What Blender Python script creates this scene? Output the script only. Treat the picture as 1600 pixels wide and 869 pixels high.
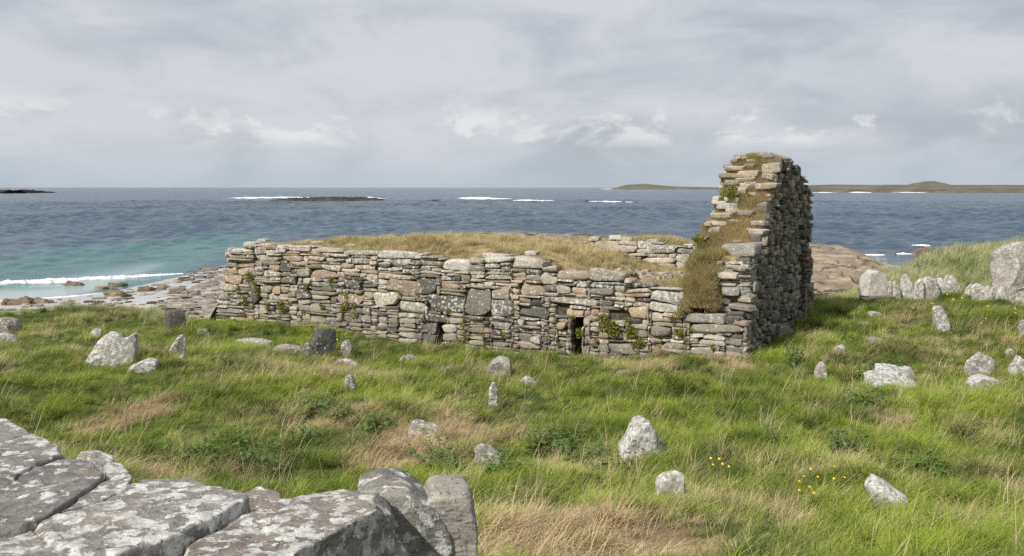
import bpy, math, random
import numpy as np
from mathutils import Matrix, Vector

# ------------------------------------------------------------------ camera, sky, sun, exposure
scene = bpy.context.scene
for o in list(bpy.data.objects):
    bpy.data.objects.remove(o)
FPX, CX, HY, CAMZ = 1570.0, 800.0, 293.0, 4.0       # focal length in photo pixels, horizon row, eye height
cam_data = bpy.data.cameras.new('camera')
cam = bpy.data.objects.new('camera', cam_data)
scene.collection.objects.link(cam)
cam.location = (0, 0, CAMZ)
cam.rotation_euler = (math.radians(90), 0, 0)
cam_data.sensor_width = 36.0
cam_data.lens = FPX / 1600.0 * 36.0
cam_data.shift_y = -(434.5 - HY) / 1600.0
cam_data.clip_start = 0.1
cam_data.clip_end = 100000.0
scene.camera = cam

SUN_EL = math.radians(41)
SUN_DIR = Vector((-0.67 * math.cos(SUN_EL), -0.742 * math.cos(SUN_EL), math.sin(SUN_EL))).normalized()   # towards the sun
SUN_STRENGTH = 5.0
CLOUD_STRENGTH = 1.0

world = bpy.data.worlds.new('World')
scene.world = world
world.use_nodes = True


def build_world():
    nt = world.node_tree
    nt.nodes.clear()
    N, L = nt.nodes.new, nt.links.new
    out = N('ShaderNodeOutputWorld')
    sky = N('ShaderNodeTexSky')
    sky.sky_type = 'NISHITA'
    sky.sun_disc = False
    sky.sun_elevation = SUN_EL
    sky.sun_rotation = math.atan2(SUN_DIR.x, SUN_DIR.y)
    sky.air_density, sky.dust_density = 1.0, 1.5
    bg1 = N('ShaderNodeBackground')
    bg1.inputs[1].default_value = 0.09
    L(sky.outputs[0], bg1.inputs[0])
    tc = N('ShaderNodeTexCoord')

    def math_(op, a, b=None, c=None):
        m = N('ShaderNodeMath')
        m.operation = op
        for i, v in enumerate((a, b, c)):
            if v is None:
                continue
            if isinstance(v, (int, float)):
                m.inputs[i].default_value = v
            else:
                L(v, m.inputs[i])
        return m.outputs[0]

    def noise(scale3, sc, detail, rough, dist=0.0, off=(0, 0, 0)):
        mp = N('ShaderNodeMapping')
        mp.inputs['Scale'].default_value = scale3
        mp.inputs['Location'].default_value = off
        L(tc.outputs['Generated'], mp.inputs[0])
        n = N('ShaderNodeTexNoise')
        n.inputs['Scale'].default_value = sc
        n.inputs['Detail'].default_value = detail
        n.inputs['Roughness'].default_value = rough
        n.inputs['Distortion'].default_value = dist
        L(mp.outputs[0], n.inputs['Vector'])
        return n.outputs['Fac']

    def maprange(v, a, b, c=0.0, d=1.0):
        m = N('ShaderNodeMapRange')
        m.interpolation_type = 'SMOOTHSTEP'
        for i, x in enumerate((a, b, c, d)):
            m.inputs[i + 1].default_value = x
        L(v, m.inputs[0])
        return m.outputs[0]

    def mix(f, a, b):
        m = N('ShaderNodeMix')
        m.data_type = 'RGBA'
        if isinstance(f, (int, float)):
            m.inputs[0].default_value = f
        else:
            L(f, m.inputs[0])
        for k, v in ((6, a), (7, b)):
            if isinstance(v, tuple):
                m.inputs[k].default_value = v
            else:
                L(v, m.inputs[k])
        return m.outputs[2]

    sep = N('ShaderNodeSeparateXYZ')
    L(tc.outputs['Generated'], sep.inputs[0])
    z = sep.outputs['Z']
    big = noise((1.0, 1.0, 2.8), 2.8, 4.0, 0.5, 0.2, (1.3, 0.2, 0.1))
    lay = noise((1.0, 1.0, 2.6), 7.5, 6.0, 0.56, 0.5, (0.4, 2.2, 0.7))
    s = math_('ADD', math_('MULTIPLY', big, 0.55), math_('MULTIPLY', lay, 0.45))
    base = mix(maprange(s, 0.38, 0.62), (0.455, 0.495, 0.555, 1), (0.665, 0.685, 0.728, 1))
    # a bluer, more even band of distant cloud low over the sea
    low = maprange(z, 0.0, 0.055, 1.0, 0.0)
    base = mix(math_('MULTIPLY', low, 0.75), base, (0.50, 0.575, 0.640, 1))
    # bright heads of cumulus standing in a belt a few degrees up
    cum = noise((1.0, 1.0, 1.9), 11.0, 7.0, 0.62, 0.35, (3.1, 0.6, 0.35))
    belt = math_('MULTIPLY', maprange(z, 0.034, 0.052), maprange(z, 0.064, 0.092, 1.0, 0.0))
    base = mix(math_('MULTIPLY', math_('MULTIPLY', maprange(cum, 0.50, 0.62), belt), 0.68), base, (0.86, 0.865, 0.85, 1))
    bg2 = N('ShaderNodeBackground')
    bg2.inputs[1].default_value = CLOUD_STRENGTH
    L(base, bg2.inputs[0])
    ms = N('ShaderNodeMixShader')
    cover = maprange(s, 0.30, 0.50, 0.86, 0.96)
    L(cover, ms.inputs[0])
    L(bg1.outputs[0], ms.inputs[1])
    L(bg2.outputs[0], ms.inputs[2])
    L(ms.outputs[0], out.inputs[0])


build_world()
sun_data = bpy.data.lights.new('sun', 'SUN')
sun_data.energy = SUN_STRENGTH
sun_data.angle = math.radians(1.2)
sun_data.color = (1.0, 0.95, 0.87)
sun = bpy.data.objects.new('sun', sun_data)
sun.rotation_euler = SUN_DIR.to_track_quat('Z', 'Y').to_euler()
scene.collection.objects.link(sun)
scene.view_settings.view_transform = 'Standard'
scene.view_settings.look = 'None'
scene.view_settings.exposure = 0.0
scene.view_settings.gamma = 1.0
scene.view_settings.use_curve_mapping = False
scene.render.engine = 'CYCLES'
scene.cycles.max_bounces = 6
scene.cycles.diffuse_bounces = 3
scene.cycles.transparent_max_bounces = 6
scene.cycles.use_denoising = False
scene.cycles.use_adaptive_sampling = False

# ------------------------------------------------------------------ numeric helpers
rng = np.random.default_rng(7)
random.seed(7)


def P(px, py, d):
    """point seen at photo pixel (px, py) that stands d metres in front of the lens"""
    return np.array([(px - CX) / FPX * d, d, CAMZ - (py - HY) / FPX * d])


def _hash(ix, iy, iz, seed):
    h = (ix * 374761393 + iy * 668265263 + iz * 2147483647 + seed * 1274126177) & 0xFFFFFFFF
    h = ((h ^ (h >> 13)) * 1274126177) & 0xFFFFFFFF
    h = ((h ^ (h >> 16)) * 2246822519) & 0xFFFFFFFF
    return ((h ^ (h >> 15)) & 0xFFFFFF) / float(0xFFFFFF)


def vnoise(p, seed=0):
    """value noise in -1..1 at points p (N,3)"""
    f = np.floor(p)
    i = f.astype(np.int64)
    t = p - f
    t = t * t * t * (t * (t * 6 - 15) + 10)
    x, y, z = i[:, 0], i[:, 1], i[:, 2]
    r = 0
    for dx in (0, 1):
        wx = t[:, 0] if dx else 1 - t[:, 0]
        for dy in (0, 1):
            wy = t[:, 1] if dy else 1 - t[:, 1]
            for dz in (0, 1):
                wz = t[:, 2] if dz else 1 - t[:, 2]
                r = r + wx * wy * wz * _hash(x + dx, y + dy, z + dz, seed)
    return r * 2 - 1


def fbm(p, octaves=4, seed=0, gain=0.5, lac=2.03):
    a, s, tot = 1.0, 0, 0
    q = np.array(p, float)
    for k in range(octaves):
        s = s + a * vnoise(q, seed + k * 17)
        tot += a
        a *= gain
        q = q * lac + 11.3
    return s / tot


def fbm2(x, y, freq, octaves=4, seed=0, gain=0.5):
    x = np.asarray(x, float).ravel()
    y = np.asarray(y, float).ravel()
    return fbm(np.stack([x * freq, y * freq, np.zeros_like(x) + seed * 0.37], 1), octaves, seed, gain)


def smooth(a, b, x):
    t = np.clip((np.asarray(x, float) - a) / (b - a), 0, 1)
    return t * t * (3 - 2 * t)


def sd_poly(x, y, poly):
    """signed distance, positive inside"""
    x = np.asarray(x, float).ravel()
    y = np.asarray(y, float).ravel()
    d = np.full(x.shape, 1e9)
    ins = np.zeros(x.shape, bool)
    n = len(poly)
    for i in range(n):
        ax, ay = poly[i]
        bx, by = poly[(i + 1) % n]
        ex, ey = bx - ax, by - ay
        t = np.clip(((x - ax) * ex + (y - ay) * ey) / (ex * ex + ey * ey + 1e-12), 0, 1)
        d = np.minimum(d, np.hypot(x - ax - t * ex, y - ay - t * ey))
        c = ((ay > y) != (by > y)) & (x < (bx - ax) * (y - ay) / (by - ay + 1e-12) + ax)
        ins ^= c
    return np.where(ins, d, -d)


# ------------------------------------------------------------------ the lie of the land
LAND = [(-90, 36), (-40, 33.5), (-22, 32.5), (-15.8, 31.6), (-13, 32.2), (-11.4, 32.6), (-10.5, 31.0), (-9.9, 29.9),
        (-9.0, 30.6), (-8.6, 33), (-6.5, 38.5), (0, 39), (9.4, 33.4), (10.6, 34.6), (12.4, 37), (15.4, 41), (19.3, 46),
        (24.5, 50), (40, 54), (90, 58), (90, -30), (-90, -30)]
SHORE = [(-200, 36), (-60, 47), (-29.4, 57.7), (-26.4, 59.3), (-24.6, 64), (-24.2, 74.5), (-23.5, 80), (-21, 95),
         (-17, 112), (-12.8, 126), (-7, 144), (6.2, 140), (15.8, 124), (21, 111), (31, 101), (34.5, 97), (32, 86),
         (28.5, 74), (27, 64), (31, 60), (38, 64), (60, 66), (200, 72), (200, -40), (-200, -40)]
SEA_Z = -2.5
_pd = [-30, 0, 3, 4.5, 6, 8, 10, 12, 15, 20, 26, 31, 60]
_pz = [2.6, 2.4, 1.9, 1.5, 1.28, 1.0, .65, .35, .12, 0, -.2, -.05, 0]
_CTRL = np.array([  # X, Y, Z seen in the photograph
    (-8.9, 30.8, .0), (-7.7, 30.1, .12), (-4.3, 28.4, -.23), (-1.7, 27, -.40), (.8, 25.7, -.28), (2.5, 24.8, -.16),
    (5.2, 23.3, -.03), (8.9, 29.3, .12), (10.8, 31, .25), (12, 31, .58), (15.7, 31, .62), (11.7, 27, .34), (7.8, 20, .08),
    (10.2, 20, .2), (15, 38, .6), (18.5, 41, .95), (21.5, 42, 1.55), (27, 43, 2.2), (15.5, 24, .5), (22, 30, 1.0),
    (-15.5, 31, .05), (-12.5, 31, .22), (-20, 26, .2), (-11, 24, 0), (-14, 20, .25), (11.5, 36, -.1), (13.8, 39.5, .2)])


def H_base(x, y):
    x = np.asarray(x, float).ravel()
    y = np.asarray(y, float).ravel()
    z = np.interp(y, _pd, _pz)
    num = np.zeros_like(z)
    den = np.full_like(z, 0.15)
    for cx, cy, cz in _CTRL:
        w = np.exp(-((x - cx) ** 2 + (y - cy) ** 2) / (2 * 2.4 ** 2))
        num += w * (cz - np.interp(cy, _pd, _pz))
        den += w
    return z + num / den


def B(x, y):
    """beach and foreshore under everything"""
    sd = sd_poly(x, y, SHORE)
    z = SEA_Z + np.where(sd > 0, 1.7 * (1 - np.exp(-sd * .03)), .06 * sd)
    rocky = smooth(-26, -16, np.asarray(x, float).ravel())
    return z + rocky * (.13 * fbm2(x, y, .35, 4, 5) + .10 * fbm2(x, y, 1.3, 3, 6)) + .03 * fbm2(x, y, .2, 2, 8)


def hummock(x, y):
    return .16 * fbm2(x, y, .42, 3, 21) + .13 * fbm2(x, y, 1.15, 3, 22)


def H(x, y):
    x = np.asarray(x, float).ravel()
    y = np.asarray(y, float).ravel()
    sd = sd_poly(x, y, LAND) + .5 * fbm2(x, y, .5, 3, 31)
    m = smooth(-1.9, .5, sd)
    amp = np.interp(y, [3, 7], [.4, 1.0])
    land = H_base(x, y) + hummock(x, y) * amp
    b = B(x, y)
    return b - .25 * (1 - m) + (land - b) * m


def ray_hit(fn, px, py, d0=4.0, d1=90.0):
    for n in (260, 60):
        d = np.linspace(d0, d1, n)
        X = (px - CX) / FPX * d
        Z = CAMZ - (py - HY) / FPX * d
        g = fn(X, d)
        k = np.argmax(Z <= g)
        if Z[k] > g[k]:
            k = n - 1
        d0, d1 = d[max(k - 1, 0)], d[k]
    return np.array([X[k], d[k], g[k]])


def G(px, py):
    return ray_hit(H, px, py)


# ------------------------------------------------------------------ scene helpers
def link(o):
    scene.collection.objects.link(o)
    return o


def mesh_from(name, V, F, mat=None, smooth_angle=None, attrs=None):
    me = bpy.data.meshes.new(name)
    V = np.asarray(V, float)
    me.from_pydata(V.tolist(), [], F if isinstance(F, list) else F.tolist())
    if mat:
        me.materials.append(mat)
    if smooth_angle is not None:
        me.polygons.foreach_set('use_smooth', np.ones(len(me.polygons), bool))
        if smooth_angle < 180:
            me.set_sharp_from_angle(angle=math.radians(smooth_angle))
    for k, (kind, arr) in (attrs or {}).items():
        a = me.attributes.new(k, kind, 'POINT')
        arr = np.asarray(arr, np.float32)
        if kind == 'FLOAT':
            a.data.foreach_set('value', arr.ravel())
        else:
            if arr.ndim == 1:
                arr = np.tile(arr, (len(V), 1))
            if arr.shape[1] == 3:
                arr = np.concatenate([arr, np.ones((len(arr), 1), np.float32)], 1)
            a.data.foreach_set('color', arr.astype(np.float32).ravel())
    me.update()
    return me


def obj(name, me, parent=None, loc=None, label=None, cat=None, group=None, kind=None):
    o = bpy.data.objects.new(name, me)
    link(o)
    if parent is not None:
        o.parent = parent
    if loc is not None:
        o.location = loc
    for k, v in (('label', label), ('category', cat), ('group', group), ('kind', kind)):
        if v:
            o[k] = v
    return o


def empty(name, loc, **kw):
    return obj(name, None, None, loc, **kw)


def grid_faces(nu, nv):
    i = np.arange((nu - 1) * (nv - 1))
    a = (i // (nv - 1)) * nv + i % (nv - 1)
    return np.stack([a, a + nv, a + nv + 1, a + 1], 1)


# ------------------------------------------------------------------ materials
class NT:
    def __init__(self, name):
        self.mat = bpy.data.materials.new(name)
        self.mat.use_nodes = True
        self.nt = self.mat.node_tree
        self.nt.nodes.clear()
        self.out = self.n('ShaderNodeOutputMaterial')

    def n(self, t):
        return self.nt.nodes.new(t)

    def set(self, sock, v):
        if v is None:
            return
        if isinstance(v, (int, float)):
            sock.default_value = v
        elif isinstance(v, tuple):
            sock.default_value = v if len(v) == len(sock.default_value) else v + (1,)
        else:
            self.nt.links.new(v, sock)

    def math(self, op, a, b=None, clamp=False):
        m = self.n('ShaderNodeMath')
        m.operation = op
        m.use_clamp = clamp
        self.set(m.inputs[0], a)
        self.set(m.inputs[1], b)
        return m.outputs[0]

    def mix(self, f, a, b, blend='MIX'):
        m = self.n('ShaderNodeMix')
        m.data_type = 'RGBA'
        m.blend_type = blend
        self.set(m.inputs[0], f)
        self.set(m.inputs[6], a)
        self.set(m.inputs[7], b)
        return m.outputs[2]

    def ramp(self, v, a, b, c=0.0, d=1.0):
        m = self.n('ShaderNodeMapRange')
        m.interpolation_type = 'SMOOTHSTEP'
        self.set(m.inputs[0], v)
        for i, x in enumerate((a, b, c, d)):
            self.set(m.inputs[i + 1], x)
        return m.outputs[0]

    def pos(self, scale=(1, 1, 1), rot=(0, 0, 0)):
        g = self.n('ShaderNodeNewGeometry')
        mp = self.n('ShaderNodeMapping')
        mp.inputs['Scale'].default_value = scale
        mp.inputs['Rotation'].default_value = rot
        self.nt.links.new(g.outputs['Position'], mp.inputs[0])
        return mp.outputs[0]

    def noise(self, vec, scale, detail=4.0, rough=0.55, dist=0.0):
        t = self.n('ShaderNodeTexNoise')
        self.set(t.inputs['Vector'], vec)
        t.inputs['Scale'].default_value = scale
        t.inputs['Detail'].default_value = detail
        t.inputs['Roughness'].default_value = rough
        t.inputs['Distortion'].default_value = dist
        return t.outputs['Fac']

    def attr(self, name, typ='GEOMETRY', out='Fac'):
        a = self.n('ShaderNodeAttribute')
        a.attribute_name = name
        a.attribute_type = typ
        return a.outputs[out]

    def bump(self, h, strength, dist, normal=None):
        b = self.n('ShaderNodeBump')
        b.inputs['Strength'].default_value = strength
        b.inputs['Distance'].default_value = dist
        self.set(b.inputs['Height'], h)
        self.set(b.inputs['Normal'], normal)
        return b.outputs[0]

    def principled(self, col, rough=0.9, normal=None, spec=0.3):
        p = self.n('ShaderNodeBsdfPrincipled')
        self.set(p.inputs['Base Color'], col)
        self.set(p.inputs['Roughness'], rough)
        self.set(p.inputs['Specular IOR Level'], spec)
        self.set(p.inputs['Normal'], normal)
        self.nt.links.new(p.outputs[0], self.out.inputs[0])
        return p


def stone_material():
    """weathered gneiss: own colour from the attribute tint, amount of pale lichen from the attribute lichen"""
    m = NT('stone')
    tint = m.attr('tint', out='Color')
    lich = m.attr('lichen')
    p = m.pos()
    band = m.noise(m.pos((3, 3, 14), (.25, .15, .4)), 3.0, 5, .6, .6)
    mott = m.noise(p, 6.0, 6, .62)
    col = m.mix(m.ramp(band, .35, .68), m.mix(1.0, tint, (.72, .71, .72), 'MULTIPLY'), m.mix(1.0, tint, (1.22, 1.18, 1.12), 'MULTIPLY'))
    col = m.mix(m.math('MULTIPLY', m.ramp(mott, .52, .75), .45), col, m.mix(1.0, col, (.50, .50, .52), 'MULTIPLY'))
    stain = m.noise(p, .75, 5, .6)
    col = m.mix(m.ramp(stain, .3, .7), m.mix(1.0, col, (.74, .73, .70), 'MULTIPLY'), m.mix(1.0, col, (1.14, 1.12, 1.08), 'MULTIPLY'))
    grain = m.noise(p, 85.0, 3, .7)
    col = m.mix(m.ramp(grain, .30, .70, .0, .55), m.mix(1.0, col, (.70, .70, .70), 'MULTIPLY'), m.mix(1.0, col, (1.25, 1.25, 1.25), 'MULTIPLY'))
    # crusts of lichen: large rounded blotches, small spots
    blot = m.noise(p, 12.0, 6, .62, .15)
    thr = m.math('SUBTRACT', .785, m.math('MULTIPLY', lich, .33))
    l1 = m.ramp(m.math('SUBTRACT', blot, thr), -.010, .022)
    spot = m.noise(p, 52.0, 4, .6, .2)
    thr2 = m.math('SUBTRACT', .85, m.math('MULTIPLY', lich, .30))
    l2 = m.ramp(m.math('SUBTRACT', spot, thr2), -.01, .03)
    wob = m.n('ShaderNodeTexNoise')
    m.set(wob.inputs['Vector'], p)
    wob.inputs['Scale'].default_value = 22.0
    wob.inputs['Detail'].default_value = 4.0
    wv = m.n('ShaderNodeVectorMath')
    wv.operation = 'MULTIPLY_ADD'
    m.set(wv.inputs[0], wob.outputs['Color'])
    wv.inputs[1].default_value = (.085, .085, .085)
    m.set(wv.inputs[2], p)
    vo = m.n('ShaderNodeTexVoronoi')
    vo.inputs['Scale'].default_value = 11.0
    m.set(vo.inputs['Vector'], wv.outputs[0])
    sc_ = m.n('ShaderNodeSeparateColor')
    m.set(sc_.inputs[0], vo.outputs['Color'])
    rad = m.math('MULTIPLY', m.math('SUBTRACT', m.math('ADD', sc_.outputs[0], lich), .92), .70)
    l3 = m.ramp(m.math('SUBTRACT', rad, vo.outputs['Distance']), -.01, .035)
    l = m.math('MAXIMUM', m.math('MAXIMUM', m.math('MULTIPLY', l1, .85), l3), m.math('MULTIPLY', l2, .8))
    lcol = m.mix(m.ramp(m.noise(p, 22.0, 4, .6), .35, .65), (.38, .38, .355), (.64, .635, .60))
    col = m.mix(m.math('MULTIPLY', l, .9), col, lcol)
    # black and ochre specks
    sp = m.noise(p, 48.0, 3, .6, .4)
    col = m.mix(m.math('MULTIPLY', m.ramp(sp, .60, .67), .75), col, (.045, .045, .043))
    och = m.noise(p, 3.1, 4, .6)
    col = m.mix(m.math('MULTIPLY', m.ramp(och, .60, .74), .35), col, (.36, .27, .16))
    h = m.math('ADD', m.math('MULTIPLY', m.noise(p, 26.0, 6, .62), .7), m.math('MULTIPLY', band, .5))
    h = m.math('ADD', h, m.math('MULTIPLY', l, .12))
    nrm = m.bump(h, .75, .022)
    nrm = m.bump(grain, .35, .004, nrm)
    m.principled(col, .92, nrm, .2)
    return m.mat


def ground_material():
    m = NT('turf_soil')
    p = m.pos()
    t = m.attr('dry')
    g = m.mix(m.noise(p, 3.0, 5, .6), (.050, .075, .016), (.085, .105, .028))
    s = m.mix(m.noise(p, 9.0, 5, .65), (.16, .115, .060), (.33, .26, .15))
    col = m.mix(m.ramp(m.math('ADD', t, m.math('MULTIPLY', m.math('SUBTRACT', m.noise(p, 6.0, 5, .6), .5), .8)), .35, .85), g, s)
    m.principled(col, 1.0, m.bump(m.noise(p, 30.0, 5, .65), .9, .04), .1)
    return m.mat


def earth_material(name, a, b, scale=10.0, bump=.04):
    m = NT(name)
    p = m.pos()
    col = m.mix(m.ramp(m.noise(p, scale, 6, .65), .3, .7), a, b)
    m.principled(col, 1.0, m.bump(m.noise(p, scale * 2.4, 5, .65), 1.0, bump), .1)
    return m.mat


def grass_material(name, green_a, green_b, straw_a, straw_b, transl=.30):
    """blade colour follows the two values every tuft carries: dry (0 green .. 1 straw) and lum"""
    m = NT(name)
    dry = m.attr('dry', 'INSTANCER')
    lum = m.attr('lum', 'INSTANCER')
    bl = m.attr('blade')
    d2 = m.ramp(m.math('ADD', dry, m.math('MULTIPLY', m.math('SUBTRACT', bl, .5), .65)), .12, .88)
    g = m.mix(lum, green_a, green_b)
    s = m.mix(m.math('MULTIPLY', m.math('ADD', lum, bl), .5), straw_a, straw_b)
    col = m.mix(d2, g, s)
    p1 = m.n('ShaderNodeBsdfPrincipled')
    m.set(p1.inputs['Base Color'], col)
    p1.inputs['Roughness'].default_value = .55
    p1.inputs['Specular IOR Level'].default_value = .25
    tr = m.n('ShaderNodeBsdfTranslucent')
    m.set(tr.inputs[0], col)
    mx = m.n('ShaderNodeMixShader')
    mx.inputs[0].default_value = transl
    m.nt.links.new(p1.outputs[0], mx.inputs[1])
    m.nt.links.new(tr.outputs[0], mx.inputs[2])
    m.nt.links.new(mx.outputs[0], m.out.inputs[0])
    return m.mat


def leaf_material(name, a, b):
    m = NT(name)
    p = m.pos()
    col = m.mix(m.noise(p, 25.0, 3, .5), a, b)
    p1 = m.n('ShaderNodeBsdfPrincipled')
    m.set(p1.inputs['Base Color'], col)
    p1.inputs['Roughness'].default_value = .55
    tr = m.n('ShaderNodeBsdfTranslucent')
    m.set(tr.inputs[0], col)
    mx = m.n('ShaderNodeMixShader')
    mx.inputs[0].default_value = .25
    m.nt.links.new(p1.outputs[0], mx.inputs[1])
    m.nt.links.new(tr.outputs[0], mx.inputs[2])
    m.nt.links.new(mx.outputs[0], m.out.inputs[0])
    return m.mat


def beach_material():
    m = NT('beach_sand')
    p = m.pos()
    wet = m.attr('wet')
    peb = m.attr('rocky')
    sand = m.mix(m.noise(p, 2.0, 5, .6), (.41, .405, .395), (.50, .495, .485))
    sand = m.mix(m.math('MULTIPLY', wet, .6), sand, (.33, .35, .36))
    v = m.n('ShaderNodeTexVoronoi')
    v.inputs['Scale'].default_value = 5.0
    m.set(v.inputs['Vector'], p)
    pc = m.n('ShaderNodeSeparateColor')
    m.set(pc.inputs[0], v.outputs['Color'])
    shingle = m.mix(pc.outputs[0], (.16, .14, .125), (.42, .36, .30))
    shingle = m.mix(m.ramp(m.noise(p, .8, 4, .6), .56, .68), shingle, (.05, .045, .035))
    f = m.ramp(m.math('ADD', peb, m.math('MULTIPLY', m.math('SUBTRACT', m.noise(p, 1.1, 5, .65), .5), 1.3)), .45, .62)
    col = m.mix(f, sand, shingle)
    m.principled(col, m.math('SUBTRACT', .9, m.math('MULTIPLY', wet, .35)), m.bump(v.outputs['Distance'], .5, .05), .3)
    return m.mat


def shelf_material():
    m = NT('shelf_rock')
    p = m.pos()
    band = m.noise(m.pos((.25, .9, 2.0), (0, 0, .5)), 1.6, 6, .6, .5)
    col = m.mix(m.ramp(band, .3, .7), (.235, .180, .125), (.40, .325, .240))
    col = m.mix(m.math('MULTIPLY', m.ramp(m.noise(p, .7, 6, .65), .48, .62), .75), col, (.17, .14, .115))
    v = m.n('ShaderNodeTexVoronoi')
    v.feature = 'DISTANCE_TO_EDGE'
    v.inputs['Scale'].default_value = .20
    wp = m.n('ShaderNodeTexNoise')
    m.set(wp.inputs['Vector'], p)
    wp.inputs['Scale'].default_value = .5
    wa = m.n('ShaderNodeVectorMath')
    wa.operation = 'MULTIPLY_ADD'
    m.set(wa.inputs[0], wp.outputs['Color'])
    wa.inputs[1].default_value = (3.5, 3.5, 3.5)
    m.set(wa.inputs[2], m.pos((.9, .7, 1), (0, 0, .7)))
    m.set(v.inputs['Vector'], wa.outputs[0])
    crack = m.ramp(v.outputs['Distance'], .0, .03, 1.0, 0.0)
    col = m.mix(m.math('MULTIPLY', crack, .8), col, (.08, .065, .05))
    weed = m.attr('weed')
    col = m.mix(m.ramp(m.math('ADD', weed, m.math('MULTIPLY', m.math('SUBTRACT', m.noise(p, .9, 5, .6), .5), .8)), .45, .6), col, (.035, .032, .026))
    h = m.math('SUBTRACT', m.noise(p, 2.2, 7, .62), m.math('MULTIPLY', crack, .5))
    m.principled(col, .85, m.bump(h, .9, .25), .25)
    return m.mat


def sea_material():
    m = NT('sea_water')
    shal = m.attr('shallow')
    p = m.pos()
    deep = m.mix(m.ramp(m.noise(m.pos((.010, .030, 1)), 1.0, 4, .55), .35, .65), (.030, .062, .098), (.046, .088, .130))
    turq = m.mix(m.noise(m.pos((.05, .16, 1)), 1.0, 4, .6), (.028, .112, .118), (.060, .175, .172))
    pale = (.34, .40, .40)
    col = m.mix(m.ramp(shal, .08, .55), deep, turq)
    col = m.mix(m.ramp(shal, .72, .95), col, pale)
    w1 = m.noise(m.pos((.22, .55, 1), (0, 0, .25)), 1.0, 6, .60, .3)
    w2 = m.noise(m.pos((.9, 2.2, 1), (0, 0, -.15)), 1.0, 5, .62, .2)
    calm = m.ramp(shal, .6, .95, 1.0, .15)
    hh = m.math('MULTIPLY', m.math('ADD', m.math('MULTIPLY', w1, 1.0), m.math('MULTIPLY', w2, .35)), calm)
    nrm = m.bump(hh, 1.0, .8)
    q = m.principled(col, .20, nrm, .5)
    q.inputs['IOR'].default_value = 1.33
    return m.mat


def foam_material():
    m = NT('sea_foam')
    p = m.pos()
    n = m.noise(m.pos((.8, 2.5, 1)), 1.0, 6, .65, .4)
    col = m.mix(m.ramp(n, .32, .5), (.45, .52, .53), (.86, .87, .87))
    m.principled(col, .8, m.bump(m.noise(p, 3.0, 5, .6), .8, .15), .3)
    return m.mat


def plain_material(name, a, b, scale, rough=.85, bump=0.0):
    m = NT(name)
    n = m.noise(m.pos(), scale, 6, .62)
    m.principled(m.mix(m.ramp(n, .32, .68), a, b), rough, m.bump(n, .8, bump) if bump else None, .25)
    return m.mat


M_STONE = stone_material()
M_GROUND = ground_material()
M_CORE = earth_material('wall_core', (.055, .045, .035), (.13, .11, .085), 9.0)
M_FILL = earth_material('infill_soil', (.16, .13, .06), (.36, .29, .16), 5.0)
M_GRASS = grass_material('grass_blades', (.072, .126, .011), (.315, .390, .046), (.34, .24, .115), (.72, .60, .37))
M_BROWN = grass_material('wall_turf_blades', (.140, .170, .035), (.34, .35, .10), (.38, .28, .13), (.80, .67, .41), .38)
M_MARRAM = grass_material('dune_blades', (.13, .20, .045), (.26, .31, .11), (.42, .37, .19), (.66, .60, .38))
M_LEAF = leaf_material('nettle_leaf', (.050, .110, .016), (.15, .23, .045))
M_STEM = plain_material('plant_stem', (.07, .11, .03), (.13, .16, .05), 20)
M_MOSS = plain_material('moss', (.12, .135, .016), (.30, .30, .055), 16, .95, .04)
M_YELLOW = plain_material('yellow_petal', (.75, .44, .010), (.90, .60, .02), 40)
M_BEACH = beach_material()
M_SHELF = shelf_material()
M_SEA = sea_material()
M_FOAM = foam_material()
M_SKERRY = plain_material('skerry_rock', (.020, .018, .016), (.085, .065, .045), .25, .85, .6)
M_FAR = plain_material('far_turf', (.100, .096, .072), (.150, .140, .098), .02)
M_FARROCK = plain_material('far_rock', (.075, .068, .058), (.14, .125, .10), .05)
M_WOOD = plain_material('grey_wood', (.16, .14, .11), (.30, .27, .21), 12)

# ------------------------------------------------------------------ ground, beach, sea
def build_ground():
    xs = np.concatenate([np.linspace(-90, -24, 60, endpoint=False), np.linspace(-24, 26, 260), np.linspace(26, 90, 60)[1:]])
    ys = np.concatenate([np.linspace(-30, 2, 25, endpoint=False), np.linspace(2, 54, 300), np.linspace(54, 62, 8)[1:]])
    X, Y = np.meshgrid(xs, ys, indexing='ij')
    Z = H(X, Y)
    sd = sd_poly(X, Y, LAND)
    Z = np.where(sd < -3.5, Z - 1.0, Z)
    me = mesh_from('ground', np.stack([X.ravel(), Y.ravel(), Z], 1), grid_faces(len(xs), len(ys)), M_GROUND, 180,
                   {'dry': ('FLOAT', dryness(X, Y))})
    obj('ground', me, kind='structure', label='rough grassy ground around the ruin')


def build_beach():
    xs = np.concatenate([np.linspace(-200, -45, 40, endpoint=False), np.linspace(-45, 60, 240), np.linspace(60, 200, 30)[1:]])
    ys = np.linspace(22, 165, 230)
    X, Y = np.meshgrid(xs, ys, indexing='ij')
    Z = B(X, Y)
    sdl = sd_poly(X, Y, LAND)
    Z = np.where(sdl > 2.5, Z - 1.5, Z)
    Z = np.where(sd_poly(X, Y, SHORE) < -12, Z - 2.0, Z)
    sd = sd_poly(X, Y, SHORE)
    Xr, Yr = X.ravel(), Y.ravel()
    wet = smooth(12, 1, sd)
    rocky = smooth(-26, -12, Xr + .12 * (Yr - 45)) * .8
    me = mesh_from('beach', np.stack([Xr, Yr, Z], 1), grid_faces(len(xs), len(ys)), M_BEACH, 180,
                   {'wet': ('FLOAT', wet), 'rocky': ('FLOAT', rocky)})
    obj('beach', me, kind='structure', label='pale grey sand and shingle foreshore')


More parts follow.
